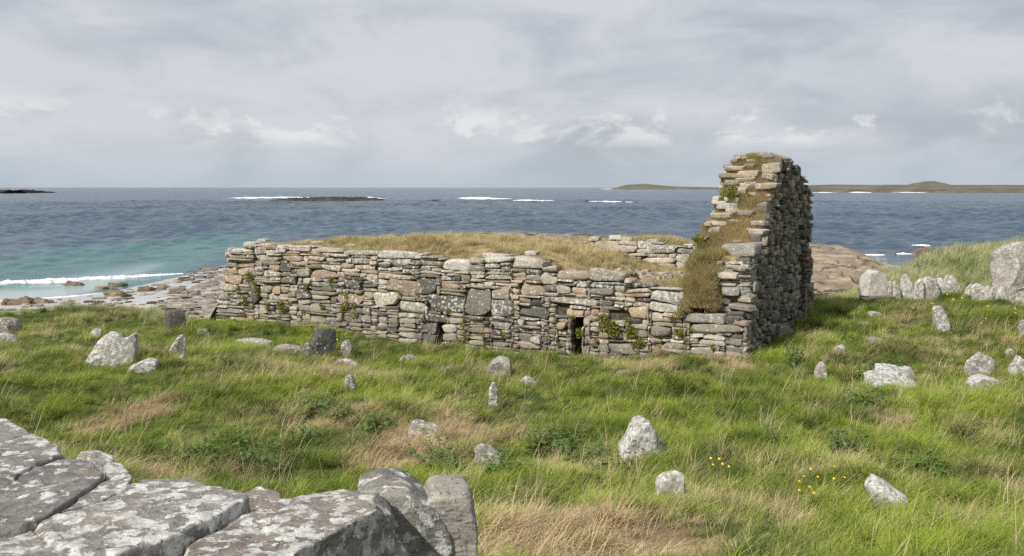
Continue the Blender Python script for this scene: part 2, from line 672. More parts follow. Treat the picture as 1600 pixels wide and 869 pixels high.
def build_sea():
    ang = np.radians(np.concatenate([np.linspace(-78, -32, 24, endpoint=False), np.linspace(-32, 32, 430), np.linspace(32, 78, 24)[1:]]))
    r = [36.0]
    while r[-1] < 60000:
        q = r[-1]
        r.append(q + (1.0 if q < 62 else .75 if q < 190 else .004 * q if q < 520 else .012 * q if q < 3000 else .05 * q))
    r = np.array(r)
    A, R = np.meshgrid(ang, r, indexing='ij')
    X, Y = (R * np.sin(A)).ravel(), (R * np.cos(A)).ravel()
    sd = -sd_poly(X, Y, SHORE)
    sandy = smooth(-20, -28, X + .10 * (Y - 60))
    bar = .06 * fbm2(X, Y * 2.2, .05, 3, 44)
    s = np.clip(1.0 - sd / 40.0 + bar, 0, 1) * sandy
    s = np.maximum(s, smooth(2.5, 0, sd) * .35)
    far = smooth(3500, 900, np.hypot(X, Y))
    amp = np.clip(sd / 14.0, 0.0, 1.0) * far
    rw = np.random.default_rng(3)
    wv = np.zeros_like(X)
    for k in range(30):                         # wind sea running in from the right
        lam = rw.uniform(1.8, 7.0)
        th = rw.normal(math.radians(-110), .85)
        wv +=   .014 * lam ** .8 * np.sin(2 * math.pi / lam * (X * math.cos(th) + Y * math.sin(th)) + rw.uniform(0, 6.28))
    gust = .75 + .5 * fbm2(X, Y * .6, .03, 3, 45)
    wv = wv * .80 * gust + .05 * fbm2(X, Y, .45, 3, 46)
    Z = SEA_Z + amp * np.where(wv > 0, wv * 1.25, wv * .8)
    me = mesh_from('sea', np.stack([X, Y, Z], 1), grid_faces(len(ang), len(r)), M_SEA, 180, {'shallow': ('FLOAT', s)})
    obj('sea', me, kind='structure', label='blue grey sea reaching to the horizon')


# patches of dead grass: photo pixel of the centre, radius in pixels, amount
DRY = [(235, 640, 48, .9), (160, 668, 36, .7), (520, 590, 60, .6), (650, 695, 70, 1.), (720, 690, 60, .9), (600, 725, 60, .7),
       (930, 856, 105, 1.3), (780, 856, 70, 1.2), (1080, 866, 75, 1.1), (1290, 745, 60, .8), (1000, 580, 45, .9), (1490, 572, 60, .4),
       (1560, 545, 40, .3), (1150, 570, 40, .6), (1260, 645, 35, .7), (1400, 655, 35, .7), (1570, 760, 60, .5), (1230, 800, 50, .35),
       (430, 660, 90, .5), (560, 640, 60, .35), (350, 740, 60, .7), (230, 745, 40, .8), (240, 490, 40, .7), (210, 487, 30, .6),
       (1390, 500, 60, .4), (760, 580, 40, .4), (520, 575, 40, .5), (900, 730, 70, .3), (1100, 780, 60, .4), (1500, 830, 50, .3),
       (1480, 540, 50, .2), (60, 520, 60, .35), (400, 590, 80, .3), (1300, 690, 50, .3)]
LUSH = [(1150, 650, 160, .5), (1000, 630, 110, .35), (350, 630, 90, .4), (120, 600, 100, .45), (600, 560, 60, .35), (1530, 640, 90, .5),
        (1290, 490, 60, .6), (800, 560, 60, .35), (1190, 560, 50, .6), (430, 520, 50, .5), (1340, 760, 60, .3), (60, 640, 90, .4)]
_dryw = [(G(px, py), r, a) for px, py, r, a in DRY] + [(G(px, py), r, -a) for px, py, r, a in LUSH]


def dryness(x, y):
    x = np.asarray(x, float).ravel()
    y = np.asarray(y, float).ravel()
    t = .165 + .42 * fbm2(x, y, .35, 3, 61) + .45 * fbm2(x, y, 1.5, 3, 62)
    for c, r, a in _dryw:
        rr = r / FPX * c[1] * 1.05
        t = t + a * np.exp(-(((x - c[0]) / rr) ** 2 + ((y - c[1]) / (rr * 1.7)) ** 2))
    return np.clip(t, 0, 1)


# ------------------------------------------------------------------ stones
def box_template(n):
    idx, V, F = {}, [], []

    def vid(p):
        if p not in idx:
            idx[p] = len(V)
            V.append(p)
        return idx[p]
    for ax in range(3):
        for side in (0, n):
            for i in range(n):
                for j in range(n):
                    q = []
                    for a, b in ((i, j), (i + 1, j), (i + 1, j + 1), (i, j + 1)):
                        p = [0, 0, 0]
                        p[ax] = side
                        p[(ax + 1) % 3] = a
                        p[(ax + 2) % 3] = b
                        q.append(vid(tuple(p)))
                    F.append(q if side == n else q[::-1])
    return np.array(V, float) / n * 2 - 1, F


BOX3, BOX4, BOX6, BOX10 = box_template(3), box_template(4), box_template(6), box_template(10)
BOX2 = box_template(2)


def stone_verts(size, seed, tpl=BOX4, q=7.0, chops=4, rough=.05, skew=.12):
    """an angular quarried stone: half rounded block with chipped corners, sheared outline and uneven faces"""
    r = np.random.default_rng(seed)
    V = tpl[0].copy()
    nrm = (np.abs(V) ** q).sum(1) ** (1 / q)
    V = V / nrm[:, None]
    for _ in range(chops):
        n = r.normal(size=3) * np.array([1, .6, 1])
        n /= np.linalg.norm(n)
        off = np.abs(n).sum() * r.uniform(.70, .92)
        d = V @ n - off
        V -= np.clip(d, 0, None)[:, None] * n
    x, y, z = V.T.copy()
    V[:, 2] *= 1 + r.uniform(-skew, skew) * 1.4 * x
    V[:, 0] *= 1 + r.uniform(-skew, skew) * z
    V[:, 2] += r.uniform(-skew, skew) * .8 * x
    V[:, 0] += r.uniform(-skew, skew) * .5 * z * (size[2] / max(size[0], 1e-3)) * 2
    V[:, 1] += r.uniform(-.1, .1) * x + r.uniform(-.12, .12) * z
    S = np.array(size) / 2
    W = V * S
    m = float(np.min(size))
    off = r.uniform(0, 100, 3)
    base = W / max(m, .08) * 1.3 + off
    D = np.stack([fbm(base + 31.7 * k, 3, 3) for k in range(3)], 1)
    return W + D * rough * m * 1.6


TAN, PINK, DARK, MID, PALE, OCHRE = ((.405, .358, .292), (.425, .338, .262), (.165, .160, .148), (.310, .292, .256), (.475, .448, .395), (.40, .32, .22))


def stone_tint(r, pal):
    c = np.array(pal[r.integers(len(pal))], float)
    return c * r.uniform(.82, 1.16) * (1 + r.normal(0, .016, 3))


def outline_resample(pts, n):
    p = np.array(pts, float)
    q = np.vstack([p, p[:1]])
    s = np.concatenate([[0], np.cumsum(np.hypot(*np.diff(q, axis=0).T))])
    t = np.linspace(0, s[-1], n, endpoint=False)
    return np.stack([np.interp(t, s, q[:, 0]), np.interp(t, s, q[:, 1])], 1)


def ring_prism(outline, thick, round_=.03, n=64, rings=6, rows=4, amp=.02, freq=6.0, seed=0, flare=0.0, octv=4, chops=0, chop_to=(.66, .95), smooth_outline=True):
    """solid with the given outline (counter-clockwise in a,b) and thickness along c, edges rounded, faces uneven"""
    o = outline_resample(outline, n)
    if smooth_outline:
        o = .25 * np.roll(o, 1, 0) + .5 * o + .25 * np.roll(o, -1, 0)
    c = o.mean(0)
    R = np.hypot(*(o - c).T).mean()
    lay = []
    ins = max(.2, 1 - round_ / R)
    for k in range(1, rings + 1):
        lay.append((ins * k / rings, thick / 2))
    lay.append((1 - .3 * round_ / R, thick / 2 - .3 * round_))
    for k in range(rows + 1):
        lay.append((1 + flare * k / rows, thick / 2 - round_ - (thick - 2 * round_) * k / rows))
    lay.append((1 + flare - .3 * round_ / R, -thick / 2 + .3 * round_))
    for k in range(rings, 0, -1):
        lay.append((ins * k / rings, -thick / 2))
    V = [np.array([[c[0], c[1], thick / 2]])]
    for s, z in lay:
        V.append(np.column_stack([c + (o - c) * s, np.full(n, z)]))
    V.append(np.array([[c[0], c[1], -thick / 2]]))
    V = np.vstack(V)
    F = []
    for i in range(n):
        F.append([0, 1 + i, 1 + (i + 1) % n])
    for L_ in range(len(lay) - 1):
        a, b = 1 + L_ * n, 1 + (L_ + 1) * n
        for i in range(n):
            j = (i + 1) % n
            F.append([a + i, b + i, b + j, a + j])
    e = len(V) - 1
    a = 1 + (len(lay) - 1) * n
    for i in range(n):
        F.append([a + i, e, a + (i + 1) % n])
    r = np.random.default_rng(seed)
    off = r.uniform(0, 99, 3)
    if chops:                                  # split faces, as broken stone has
        lo_, hi_ = V.min(0), V.max(0)
        cen, half = (lo_ + hi_) / 2, (hi_ - lo_) / 2
        Q = (V - cen) / half
        for _ in range(chops):
            nn = r.normal(size=3)
            nn /= np.linalg.norm(nn)
            Q -= np.clip(Q @ nn - (Q @ nn).max() * r.uniform(*chop_to), 0, None)[:, None] * nn
        V = Q * half + cen
    D = np.stack([fbm(V * freq + off + 19 * k, octv, 5, .55) for k in range(3)], 1)
    return V + D * amp, F


# ------------------------------------------------------------------ the ruin
U0 = np.array([-8.92, 30.8])                       # foot of the long wall at its seaward end
UA = np.array([14.26, -7.5])
LEN = float(np.hypot(*UA))
UA = UA / LEN                                      # along the wall
WA = np.array([-UA[1], UA[0]])                     # into the building
WID = 8.1                                          # along the gable
WIDB = 7.25                                        # to the outer face of the back wall


def ruin_xy(u, w):
    return U0 + UA * u + WA * w


def u_of_px(px):
    k = (px - CX) / FPX
    t = (k * U0[1] - U0[0]) / (UA[0] - k * UA[1])
    return t, U0[1] + UA[1] * t


def wall_pt(px, py):
    u, d = u_of_px(px)
    return u, CAMZ - (py - HY) / FPX * d


TOPPX = [(352, 398), (360, 389), (385, 384), (400, 380), (440, 383), (480, 384), (540, 391), (590, 393), (650, 394), (690, 404), (730, 407),
         (756, 402), (843, 403), (850, 418), (880, 424), (972, 423), (978, 438), (1000, 447), (1062, 453), (1068, 474), (1078, 488),
         (1112, 490), (1130, 497), (1162, 505)]
_tu = [wall_pt(*p) for p in TOPPX]
TOPU, TOPZ = [a for a, b in _tu], [b for a, b in _tu]
ROOT = empty('ruined_building', (float(ruin_xy(8, 3)[0]), float(ruin_xy(8, 3)[1]), 0),
             label='roofless rubble stone ruin with one tall broken gable', cat='ruin')
ROOTLOC = np.array(ROOT.location)


def base_of_front(u):
    xy = U0[None] + UA[None] * np.asarray(u, float).ravel()[:, None]
    return H(xy[:, 0], xy[:, 1]) - .18


TOL = .045


def pack(u0, u1, ztop, zbot, feats, seed, wmed=.54, hmed=.108, wmax=1.25, hmax=.27, cell=.025):
    """lay irregular courses: always fill the lowest place of the wall with the next stone"""
    r = np.random.default_rng(seed)
    n = int(round((u1 - u0) / cell))
    uc = u0 + (np.arange(n) + .5) * cell
    top = ztop(uc)
    sky = zbot(uc).copy()
    feats = [dict(f) for f in feats]
    for f in feats:
        f['m'] = (uc > f['u0']) & (uc < f['u1'])
        f['done'] = not f['m'].any()
    out = []
    guard = 0
    while guard < 6000:
        guard += 1
        placed = False
        for f in feats:
            if not f['done'] and sky[f['m']].min() >= f['z0'] - .045:
                f['done'] = True
                sky[f['m']] = np.maximum(sky[f['m']], f['z1'])
                if not f.get('void'):
                    out.append((f['u0'], f['u1'], f['z0'], f['z1'], f.get('tint')))
                placed = True
        if placed:
            continue
        act = sky < top - .03
        if not act.any():
            break
        i = int(np.argmin(np.where(act, sky, 1e9)))
        lvl = sky[i]
        a = i
        while a > 0 and abs(sky[a - 1] - lvl) < TOL and act[a - 1]:
            a -= 1
        b = i
        while b < n - 1 and abs(sky[b + 1] - lvl) < TOL and act[b + 1]:
            b += 1
        lim = 9.0
        # do not run under and through the foot of a set block
        for f in feats:
            if not f['done'] and f['m'][a:b + 1].any():
                lim = min(lim, f['z0'] - lvl) if f['m'][i] else lim
                inside = np.where(f['m'])[0]
                if f['m'][i]:
                    a, b = max(a, inside[0]), min(b, inside[-1])
                elif i < inside[0]:
                    b = min(b, inside[0] - 1)
                else:
                    a = max(a, inside[-1] + 1)
        wseg = (b - a + 1) * cell
        w = float(np.clip(r.lognormal(math.log(wmed), .5), .13, wmax))
        if wseg < w * 1.3 or wseg - w < .12:
            w = wseg if wseg < wmax * 1.15 else wseg * .5
        k = max(1, int(round(w / cell)))
        lo = a if r.random() < .5 else b - k + 1
        lo = int(np.clip(lo, a, max(a, b - k + 1)))
        hi = min(b, lo + k - 1)
        w = (hi - lo + 1) * cell
        bs = sky[lo:hi + 1].max()
        lL = sky[lo - 1] if lo > 0 else 99
        lR = sky[hi + 1] if hi < n - 1 else 99
        h = float(np.clip(r.lognormal(math.log(hmed), .48), .045, hmax))
        h = min(h, w * r.uniform(.5, .95)) if w > .12 else h
        nb = [x for x in (lL, lR) if x < 90 and x > bs + .03]
        if w < .14:
            h = min(max(min(nb) - bs, .05), .24) if nb else .06
        else:
            for x in nb:
                if abs(bs + h - x) < .045:
                    h = x - bs
        h = min(h, lim)
        tt = float(top[lo:hi + 1].mean())
        if bs + h > tt + .05:
            h = tt - bs + r.uniform(-.01, .04)
        if h < .028:
            sky[lo:hi + 1] = np.maximum(sky[lo:hi + 1], bs + max(h, .028))
            continue
        sky[lo:hi + 1] = bs + h
        out.append((uc[lo] - cell / 2, uc[hi] + cell / 2, bs, bs + h, None))
    return out


def frame_pts(V, org, ax, nrm_in):
    """local (along, into wall, up) -> world"""
    ax3 = np.array([ax[0], ax[1], 0])
    in3 = np.array([nrm_in[0], nrm_in[1], 0])
    return org + V[:, :1] * ax3 + V[:, 1:2] * in3 + V[:, 2:] * np.array([0, 0, 1])


STONES = []     # (screen size, part key, verts, faces, tint, lichen)


def lay_wall(rects, key, org2, ax, inward, seed, depth, pal, lich, wave=.06, jit=.032, big=BOX4, dark_low=None):
    r = np.random.default_rng(seed)
    for (a, b, z0, z1, tint) in rects:
        w, h = b - a, z1 - z0
        dp = depth * r.uniform(.8, 1.15)
        g = .006
        area = w * h
        tpl = BOX6 if area > .09 else (big if area > .012 else BOX3)
        V = stone_verts((w - g + .016, dp, h - g + .010), int(r.integers(1 << 30)), tpl, q=r.uniform(4.5, 10), chops=int(r.integers(5, 10)), rough=.075, skew=.19)
        t = r.normal(0, .035) if w > .2 else r.normal(0, .09)
        V = V @ np.array([[math.cos(t), 0, math.sin(t)], [0, 1, 0], [-math.sin(t), 0, math.cos(t)]])
        uc, zc = (a + b) / 2, (z0 + z1) / 2
        zc += wave * float(fbm(np.array([[uc * .55, zc * .5, seed]]), 2, 9)[0])
        V = V + np.array([uc, dp / 2 + r.normal(0, jit) - .01, zc])
        W = frame_pts(V, np.array([org2[0], org2[1], 0]), ax, inward)
        c = np.array(tint) if tint is not None else stone_tint(r, pal(uc, zc, r))
        cen = W.mean(0)
        face = abs(float(np.dot(inward, cen[:2] / np.linalg.norm(cen[:2]))))
        STONES.append((w * h * face / cen[1] ** 2 * FPX ** 2, key, W, tpl[1], c, lich(uc, zc, r)))


def prism(uvals, zlo, zhi, w0, w1, org2, ax, inward, extra_noise=.03, seed=0):
    """solid of varying height along a line"""
    n = len(uvals)
    V, F = [], []
    for u, l, h in zip(uvals, zlo, zhi):
        for w, z in ((w0, l), (w0, h), (w1, h), (w1, l)):
            V.append((u, w, z))
    for i in range(n - 1):
        a, b = 4 * i, 4 * i + 4
        for k in range(4):
            F.append([a + k, a + (k + 1) % 4, b + (k + 1) % 4, b + k])
    F.append([0, 3, 2, 1])
    e = 4 * (n - 1)
    F.append([e, e + 1, e + 2, e + 3])
    V = frame_pts(np.array(V, float), np.array([org2[0], org2[1], 0]), ax, inward)
    return V, F


def join(parts):
    Vs, Fs, k = [], [], 0
    for V, F in parts:
        Vs.append(np.asarray(V))
        Fs += [[i + k for i in f] for f in F]
        k += len(V)
    return np.vstack(Vs), Fs


def pal_front(u, z, r):
    if r.random() < .04:
        return [OCHRE, PINK]
    if z < .75:
        return [DARK, MID, MID, TAN, MID, PALE, TAN]
    if u < 6 and r.random() < .3:
        return [PINK, TAN]
    return [TAN, TAN, MID, PALE, PINK, TAN, MID, MID, PALE, TAN, DARK]


# openings and the large blocks one can pick out, from their place in the photograph
def feat(x0, x1, y0, y1, tint=None, void=False):
    ua, zb = wall_pt(x0, y1)
    ub, _ = wall_pt(x1, y1)
    um, zt = wall_pt((x0 + x1) / 2, y0)
    _, zb = wall_pt((x0 + x1) / 2, y1)
    return dict(u0=ua, u1=ub, z0=zb, z1=zt, tint=tint, void=void)


FEATS = [feat(682, 691, 505, 562, void=True), feat(892, 909, 497, 585, void=True),
         feat(662, 702, 492, 505, DARK), feat(660, 682, 505, 522, DARK), feat(660, 682, 523, 543, (.16, .16, .155)),
         feat(691, 714, 508, 521, PALE), feat(691, 714, 522, 535, MID), feat(884, 912, 484, 496, PINK),
         feat(726, 768, 450, 494, (.215, .210, .185)), feat(766, 802, 470, 494, DARK), feat(810, 855, 480, 499, (.17, .17, .165)),
         feat(668, 724, 461, 489, DARK), feat(650, 683, 434, 461, (.16, .16, .155)), feat(590, 655, 392, 404, PALE),
         feat(688, 733, 405, 423, PALE), feat(756, 800, 401, 410, PALE), feat(797, 846, 403, 421, PALE),
         feat(870, 921, 424, 438, TAN), feat(918, 976, 421, 440, (.36, .33, .28)), feat(858, 935, 467, 477, MID),
         feat(1016, 1068, 455, 475, (.35, .345, .32)), feat(1014, 1070, 476, 490, PALE), feat(580, 622, 455, 477, (.46, .39, .30)),
         feat(605, 660, 436, 456, (.47, .38, .28)), feat(525, 566, 457, 473, PINK), feat(622, 664, 470, 490, PALE),
         feat(810, 850, 443, 463, (.43, .37, .29)), feat(950, 998, 538, 556, MID), feat(982, 1012, 480, 499, (.50, .40, .28)),
         feat(536, 566, 436, 451, DARK), feat(485, 525, 422, 435, PINK), feat(437, 463, 432, 443, DARK), feat(437, 452, 408, 424, DARK),
         feat(950, 982, 486, 503, void=True), feat(868, 890, 478, 495, void=True),
         feat(1078, 1160, 508, 520, MID), feat(1072, 1132, 491, 506, (.40, .39, .36)), feat(392, 404, 444, 474, DARK)]
SLOTS = [(FEATS[0]['u0'], FEATS[0]['u1'], FEATS[0]['z1']), (FEATS[1]['u0'], FEATS[1]['u1'], FEATS[1]['z1'])]


def front_top(u):
    return np.interp(u, TOPU, TOPZ)


JOINT = u_of_px(397)[0]
lichf = lambda u, z, r: float(np.clip(.40 + .30 * (z / 2.0) + r.normal(0, .14), .05, .9))


def end_top(u):      # the seaward end is stepped: its stones reach farther out lower down
    return np.interp(u, [-.25, -.12, .04, .2, .32, .5, 1.4], [.45, .75, 1.2, 1.65, 2.0, 2.1, 2.24])


lay_wall(pack(-.25, JOINT - .02, end_top, base_of_front, [f for f in FEATS if f['u1'] < JOINT], 3), 'front', U0, UA, WA, 3, .42, pal_front, lichf)
lay_wall(pack(JOINT, LEN + .1, front_top, base_of_front, [f for f in FEATS if f['u0'] > JOINT - .2], 11), 'front', U0, UA, WA, 4, .42, pal_front, lichf)

# gable: outer face, profile measured along it from the near corner
GS = [0, .45, .72, .80, 1.45, 2.2, 2.9, 3.45, 4.2, 5.45, 6.3, 7.0, 7.65, 8.1]
GZ = [.95, 1.08, 1.16, 2.28, 2.42, 3.05, 3.86, 4.42, 4.78, 4.82, 4.5, 4.28, 4.05, 3.6]
gtop = lambda s: np.interp(s, GS, GZ)
ginner = lambda s: np.maximum(gtop(s), np.interp(s, [0, .2, .6, 1.2, 1.45, 1.6], [1.25, 1.55, 1.92, 2.36, 2.5, 0]))


def rake(s, w):
    return gtop(s) + (ginner(s) - gtop(s)) * smooth(.70, 1.0, w)


GORG = ruin_xy(LEN, 0)
GTH = 1.45


def gbase(s):
    xy = GORG[None] + WA[None] * np.asarray(s, float).ravel()[:, None]
    return H(xy[:, 0], xy[:, 1]) - .15


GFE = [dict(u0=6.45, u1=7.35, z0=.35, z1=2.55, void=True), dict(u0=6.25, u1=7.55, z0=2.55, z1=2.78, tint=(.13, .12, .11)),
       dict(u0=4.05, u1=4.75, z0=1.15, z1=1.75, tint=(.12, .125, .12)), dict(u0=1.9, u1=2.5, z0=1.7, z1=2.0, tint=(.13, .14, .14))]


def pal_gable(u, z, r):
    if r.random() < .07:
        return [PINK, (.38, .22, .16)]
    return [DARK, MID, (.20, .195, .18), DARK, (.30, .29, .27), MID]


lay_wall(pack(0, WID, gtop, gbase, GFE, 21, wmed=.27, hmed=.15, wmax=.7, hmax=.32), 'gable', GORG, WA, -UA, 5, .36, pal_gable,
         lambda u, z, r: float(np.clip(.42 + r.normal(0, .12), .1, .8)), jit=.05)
# the broken end of the gable above the corner
lay_wall(pack(0, .98, lambda u: np.full_like(u, 2.22), lambda u: np.full_like(u, 1.02), [], 27, wmed=.34, hmed=.10), 'gable', GORG + WA * .74 - UA * .98, UA, WA, 8, .3,
         lambda u, z, r: [PALE, MID, DARK, TAN], lichf, jit=.05)
# inner face of the gable, above the infill
lay_wall(pack(.8, WID - .6, lambda u: gtop(u) - .12, lambda u: np.full_like(u, 1.2), [], 23, wmed=.34, hmed=.15), 'gable', GORG - UA * GTH, WA, UA, 6, .34,
         lambda u, z, r: [TAN, PALE, MID], lambda u, z, r: .5)
# back wall, inner face and end
BW = WIDB - .85
btop = lambda u: np.interp(u, [0, 8, 10.0, 11.2, 12.2, 13.4, LEN], [1.9, 2.2, 2.25, 2.34, 2.32, 2.22, 2.1]) + .03 * np.sin(u * 5)
lay_wall(pack(8.5, LEN - GTH, btop, lambda u: np.full_like(u, 1.25), [], 31, wmed=.5, hmed=.16, hmax=.36), 'back', ruin_xy(0, BW), UA, WA, 7, .34,
         lambda u, z, r: [TAN, PALE, MID, MID, PALE], lichf)

# cores behind the stones
runs = []
uu = np.arange(-.2, LEN - .1, .15)


def core_run(a, b, lo=None):
    us = np.concatenate([[a], uu[(uu > a + .02) & (uu < b - .02)], [b]])
    top = np.where(us < JOINT, end_top(us), front_top(us)) - .10
    zl = base_of_front(us) - .1 if lo is None else np.full(len(us), lo)
    return prism(us, zl, top, .13, .98, U0, UA, WA)


s0, s1 = SLOTS
cores = [core_run(.02, s0[0]), core_run(s0[0], s0[1], s0[2] + .03), core_run(s0[1], s1[0]), core_run(s1[0], s1[1], s1[2] + .03), core_run(s1[1], LEN - .1)]
V, F = join(cores)
FRONT = obj('front_wall', mesh_from('front_wall', V - ROOTLOC, F, M_CORE), ROOT)
gs = np.arange(.16, WID, .14)
g1 = gs[gs < 6.45]
g2 = np.concatenate([[6.45], gs[(gs > 6.45) & (gs < 7.35)], [7.35]])
g3 = gs[gs > 7.35]
g0 = np.append(g1[g1 > .9], 6.45)
ga = np.append(g1[g1 < .72], .72)
gb0 = np.append(g1[g1 < 1.6], 1.6)
cores = [prism(g0, np.full(len(g0), -.5), gtop(g0) - .10, .14, GTH - .14, GORG, WA, -UA),
         prism(ga, np.full(len(ga), -.5), gtop(ga) - .10, .14, GTH - .14, GORG, WA, -UA),
         prism(gb0, np.full(len(gb0), -.5), ginner(gb0) - .14, 1.0, GTH - .1, GORG, WA, -UA),
         prism(g2, np.full(len(g2), 2.6), gtop(g2) - .10, .14, GTH - .14, GORG, WA, -UA),
         prism(g2, np.full(len(g2), -.5), np.full(len(g2), 2.65), .85, GTH - .15, GORG, WA, -UA),
         prism(np.insert(g3, 0, 7.35), np.full(len(g3) + 1, -.5), gtop(np.insert(g3, 0, 7.35)) - .10, .14, GTH - .14, GORG, WA, -UA)]
V, F = join(cores)
GABLE = obj('gable_wall', mesh_from('gable_wall', V - ROOTLOC, F, M_CORE), ROOT)
us = np.arange(0, LEN - GTH + .2, .2)
V, F = prism(us, np.full(len(us), -1.0), btop(us) - .08, BW + .13, WIDB, U0, UA, WA)
BACK = obj('back_wall', mesh_from('back_wall', V - ROOTLOC, F, M_CORE), ROOT)


# earth that fills the inside
def fill_z(u, w):
    u = np.asarray(u, float)
    w = np.asarray(w, float)
    fr = np.where(u < JOINT, end_top(u), front_top(u))
    near = fr - .08
    mid = np.interp(u, [-.3, .5, 2, 4, 6, 7.5, 9, 10.2, 11, 12, 13.5, 14.6], [1.4, 1.9, 2.22, 2.28, 2.45, 2.40, 2.28, 2.10, 1.78, 1.54, 1.52, 1.6])
    k = smooth(.35, 1.4, w)
    z = near * (1 - k) + mid * k
    back = np.minimum(np.interp(u, [0, 8, 10.5, 12, 14.6], [1.7, 2.2, 1.95, 1.5, 1.6]), 9)
    k2 = smooth(3.2, 5.8, w)
    z = z * (1 - k2) + back * k2
    return z + .07 * fbm2(u, w, 1.1, 3, 71).reshape(u.shape) + .03 * fbm2(u, w, 4, 2, 72).reshape(u.shape)


fu = np.linspace(-.15, LEN - GTH + .1, 110)
fw = np.linspace(.16, BW + .1, 50)
FU, FW = np.meshgrid(fu, fw, indexing='ij')
FZ = fill_z(FU, FW)
pts = U0[None] + UA[None] * FU.reshape(-1, 1) + WA[None] * FW.reshape(-1, 1)
V = np.column_stack([pts, FZ.ravel()])
nv = len(V)
F = grid_faces(len(fu), len(fw)).tolist()
F = [f[::-1] for f in F] if False else F
# skirt at the seaward end so the fill is a solid bank
Vs = V.copy().reshape(len(fu), len(fw), 3)
sk = Vs[0].copy()
sk[:, :2] -= UA * .9
sk[:, 2] = -.6
V = np.vstack([V, sk])
for j in range(len(fw) - 1):
    F.append([nv + j, j, j + 1, nv + j + 1])
obj('infill', mesh_from('infill', V - ROOTLOC, F, M_FILL, 180), ROOT)


def rake_z(s, w):
    """turfed top of the gable"""
    return gtop(s) - .05


rk_s = np.linspace(.03, WID - .2, 70)
rk_w = np.linspace(.22, GTH - .2, 12)
RS, RW = np.meshgrid(rk_s, rk_w, indexing='ij')
RZ = rake(RS.ravel(), RW.ravel()) - .25 * (RS.ravel() < .8) * (RW.ravel() < .95) + .10 * np.sin(np.pi * (RW.ravel() - .2) / (GTH - .4)) - .06 + .07 * fbm2(RS, RW, 1.6, 3, 77)
pts = GORG[None] + WA[None] * RS.reshape(-1, 1) - UA[None] * RW.reshape(-1, 1)
obj('turf_bank', mesh_from('turf_bank', np.column_stack([pts, RZ]) - ROOTLOC, grid_faces(len(rk_s), len(rk_w)), M_FILL, 180), ROOT)


# loose stones bedded in the broken edge of the gable and along the wall heads: pixel, distance from outer face, size
def rake_stone(px, py, w, size, tint=PALE, rot=0.0, tilt=0.0, seed=0, key='gable'):
    """stone on the line of sight through the pixel, at w metres in from the outer gable face"""
    k = (px - CX) / FPX
    best = None
    for ww in np.concatenate([[w], np.linspace(.1, GTH, 60)]):       # where the line of sight meets the broken slope
        org = GORG - UA * ww
        t = (k * org[1] - org[0]) / (WA[0] - k * WA[1])
        d = org[1] + WA[1] * t
        z = CAMZ - (py - HY) / FPX * d
        e = abs(z - float(rake(np.array([t]), np.array([ww]))[0]) - .25 * size[2]) + .08 * abs(ww - w)
        if best is None or e < best[0]:
            best = (e, np.array([org[0] + WA[0] * t, d, z]))
    c = best[1]
    d = c[1]
    V = stone_verts(size, seed, BOX6, 8, 5, .05, .12)
    a = math.atan2(UA[1], UA[0]) + rot
    V = V @ np.array([[math.cos(tilt), 0, math.sin(tilt)], [0, 1, 0], [-math.sin(tilt), 0, math.cos(tilt)]])
    V = V @ np.array([[math.cos(a), math.sin(a), 0], [-math.sin(a), math.cos(a), 0], [0, 0, 1]])
    STONES.append((size[0] * size[2] / d ** 2 * FPX ** 2 * 1.3, key, V + c, BOX6[1], np.array(tint) * random.uniform(.92, 1.08), random.uniform(.4, .7)))


for i, a in enumerate([
        (1152, 264, 1.15, (.62, .5, .17), (.45, .37, .30)), (1147, 275, 1.2, (.75, .5, .13), TAN), (1148, 286, 1.2, (.5, .5, .15), MID),
        (1172, 272, .95, (.55, .45, .19), (.46, .39, .31)), (1166, 281, .95, (.5, .4, .11), PALE), (1165, 290, .95, (.3, .4, .11), PALE),
        (1160, 298, .98, (.36, .35, .2), (.42, .36, .31)), (1146, 297, 1.15, (.3, .35, .1), PALE), (1145, 312, 1.1, (.4, .4, .14), PALE),
        (1138, 322, 1.12, (.55, .45, .16), (.42, .41, .39)), (1146, 329, 1.0, (.34, .35, .15), PALE), (1130, 337, 1.12, (.58, .45, .15), PALE),
        (1125, 349, 1.12, (.42, .4, .12), PALE), (1119, 359, 1.15, (.32, .35, .14), PALE), (1122, 310, 1.35, (.2, .3, .12), PALE),
        (1118, 318, 1.38, (.18, .3, .1), OCHRE), (1108, 350, 1.42, (.2, .3, .12), PINK), (1096, 372, 1.42, (.35, .3, .08), PALE),
        (1206, 263, .25, (.5, .45, .28), (.46, .41, .34)), (1200, 291, .35, (.62, .45, .17), (.42, .36, .29)), (1203, 276, .25, (.3, .4, .16), TAN),
        (1188, 349, .3, (.4, .4, .12), PALE), (1186, 362, .25, (.45, .4, .14), PALE), (1186, 376, .2, (.42, .4, .26), (.40, .36, .30)),
        (1157, 391, .62, (.95, .5, .34), (.36, .36, .34)), (1184, 393, .15, (.4, .4, .12), TAN), (1180, 402, .15, (.35, .4, .10), MID),
        (1140, 430, .9, (.5, .4, .17), PALE), (1172, 447, .25, (.38, .4, .3), (.38, .38, .36)), (1142, 455, .8, (.42, .4, .2), (.34, .34, .33)),
        (1168, 468, .3, (.4, .4, .12), PALE), (1160, 480, .4, (.6, .4, .14), MID), (1172, 415, .3, (.35, .4, .12), DARK), (1160, 420, .4, (.4, .4, .1), MID),
        (1132, 470, .8, (.35, .35, .15), DARK), (1148, 346, .8, (.3, .3, .1), PALE), (1170, 257, .8, (.3, .25, .06), PALE)]):
    rake_stone(a[0], a[1], a[2], a[3], a[4], rot=random.uniform(-.3, .3), tilt=random.uniform(-.08, .08), seed=900 + i)
rr = np.random.default_rng(44)
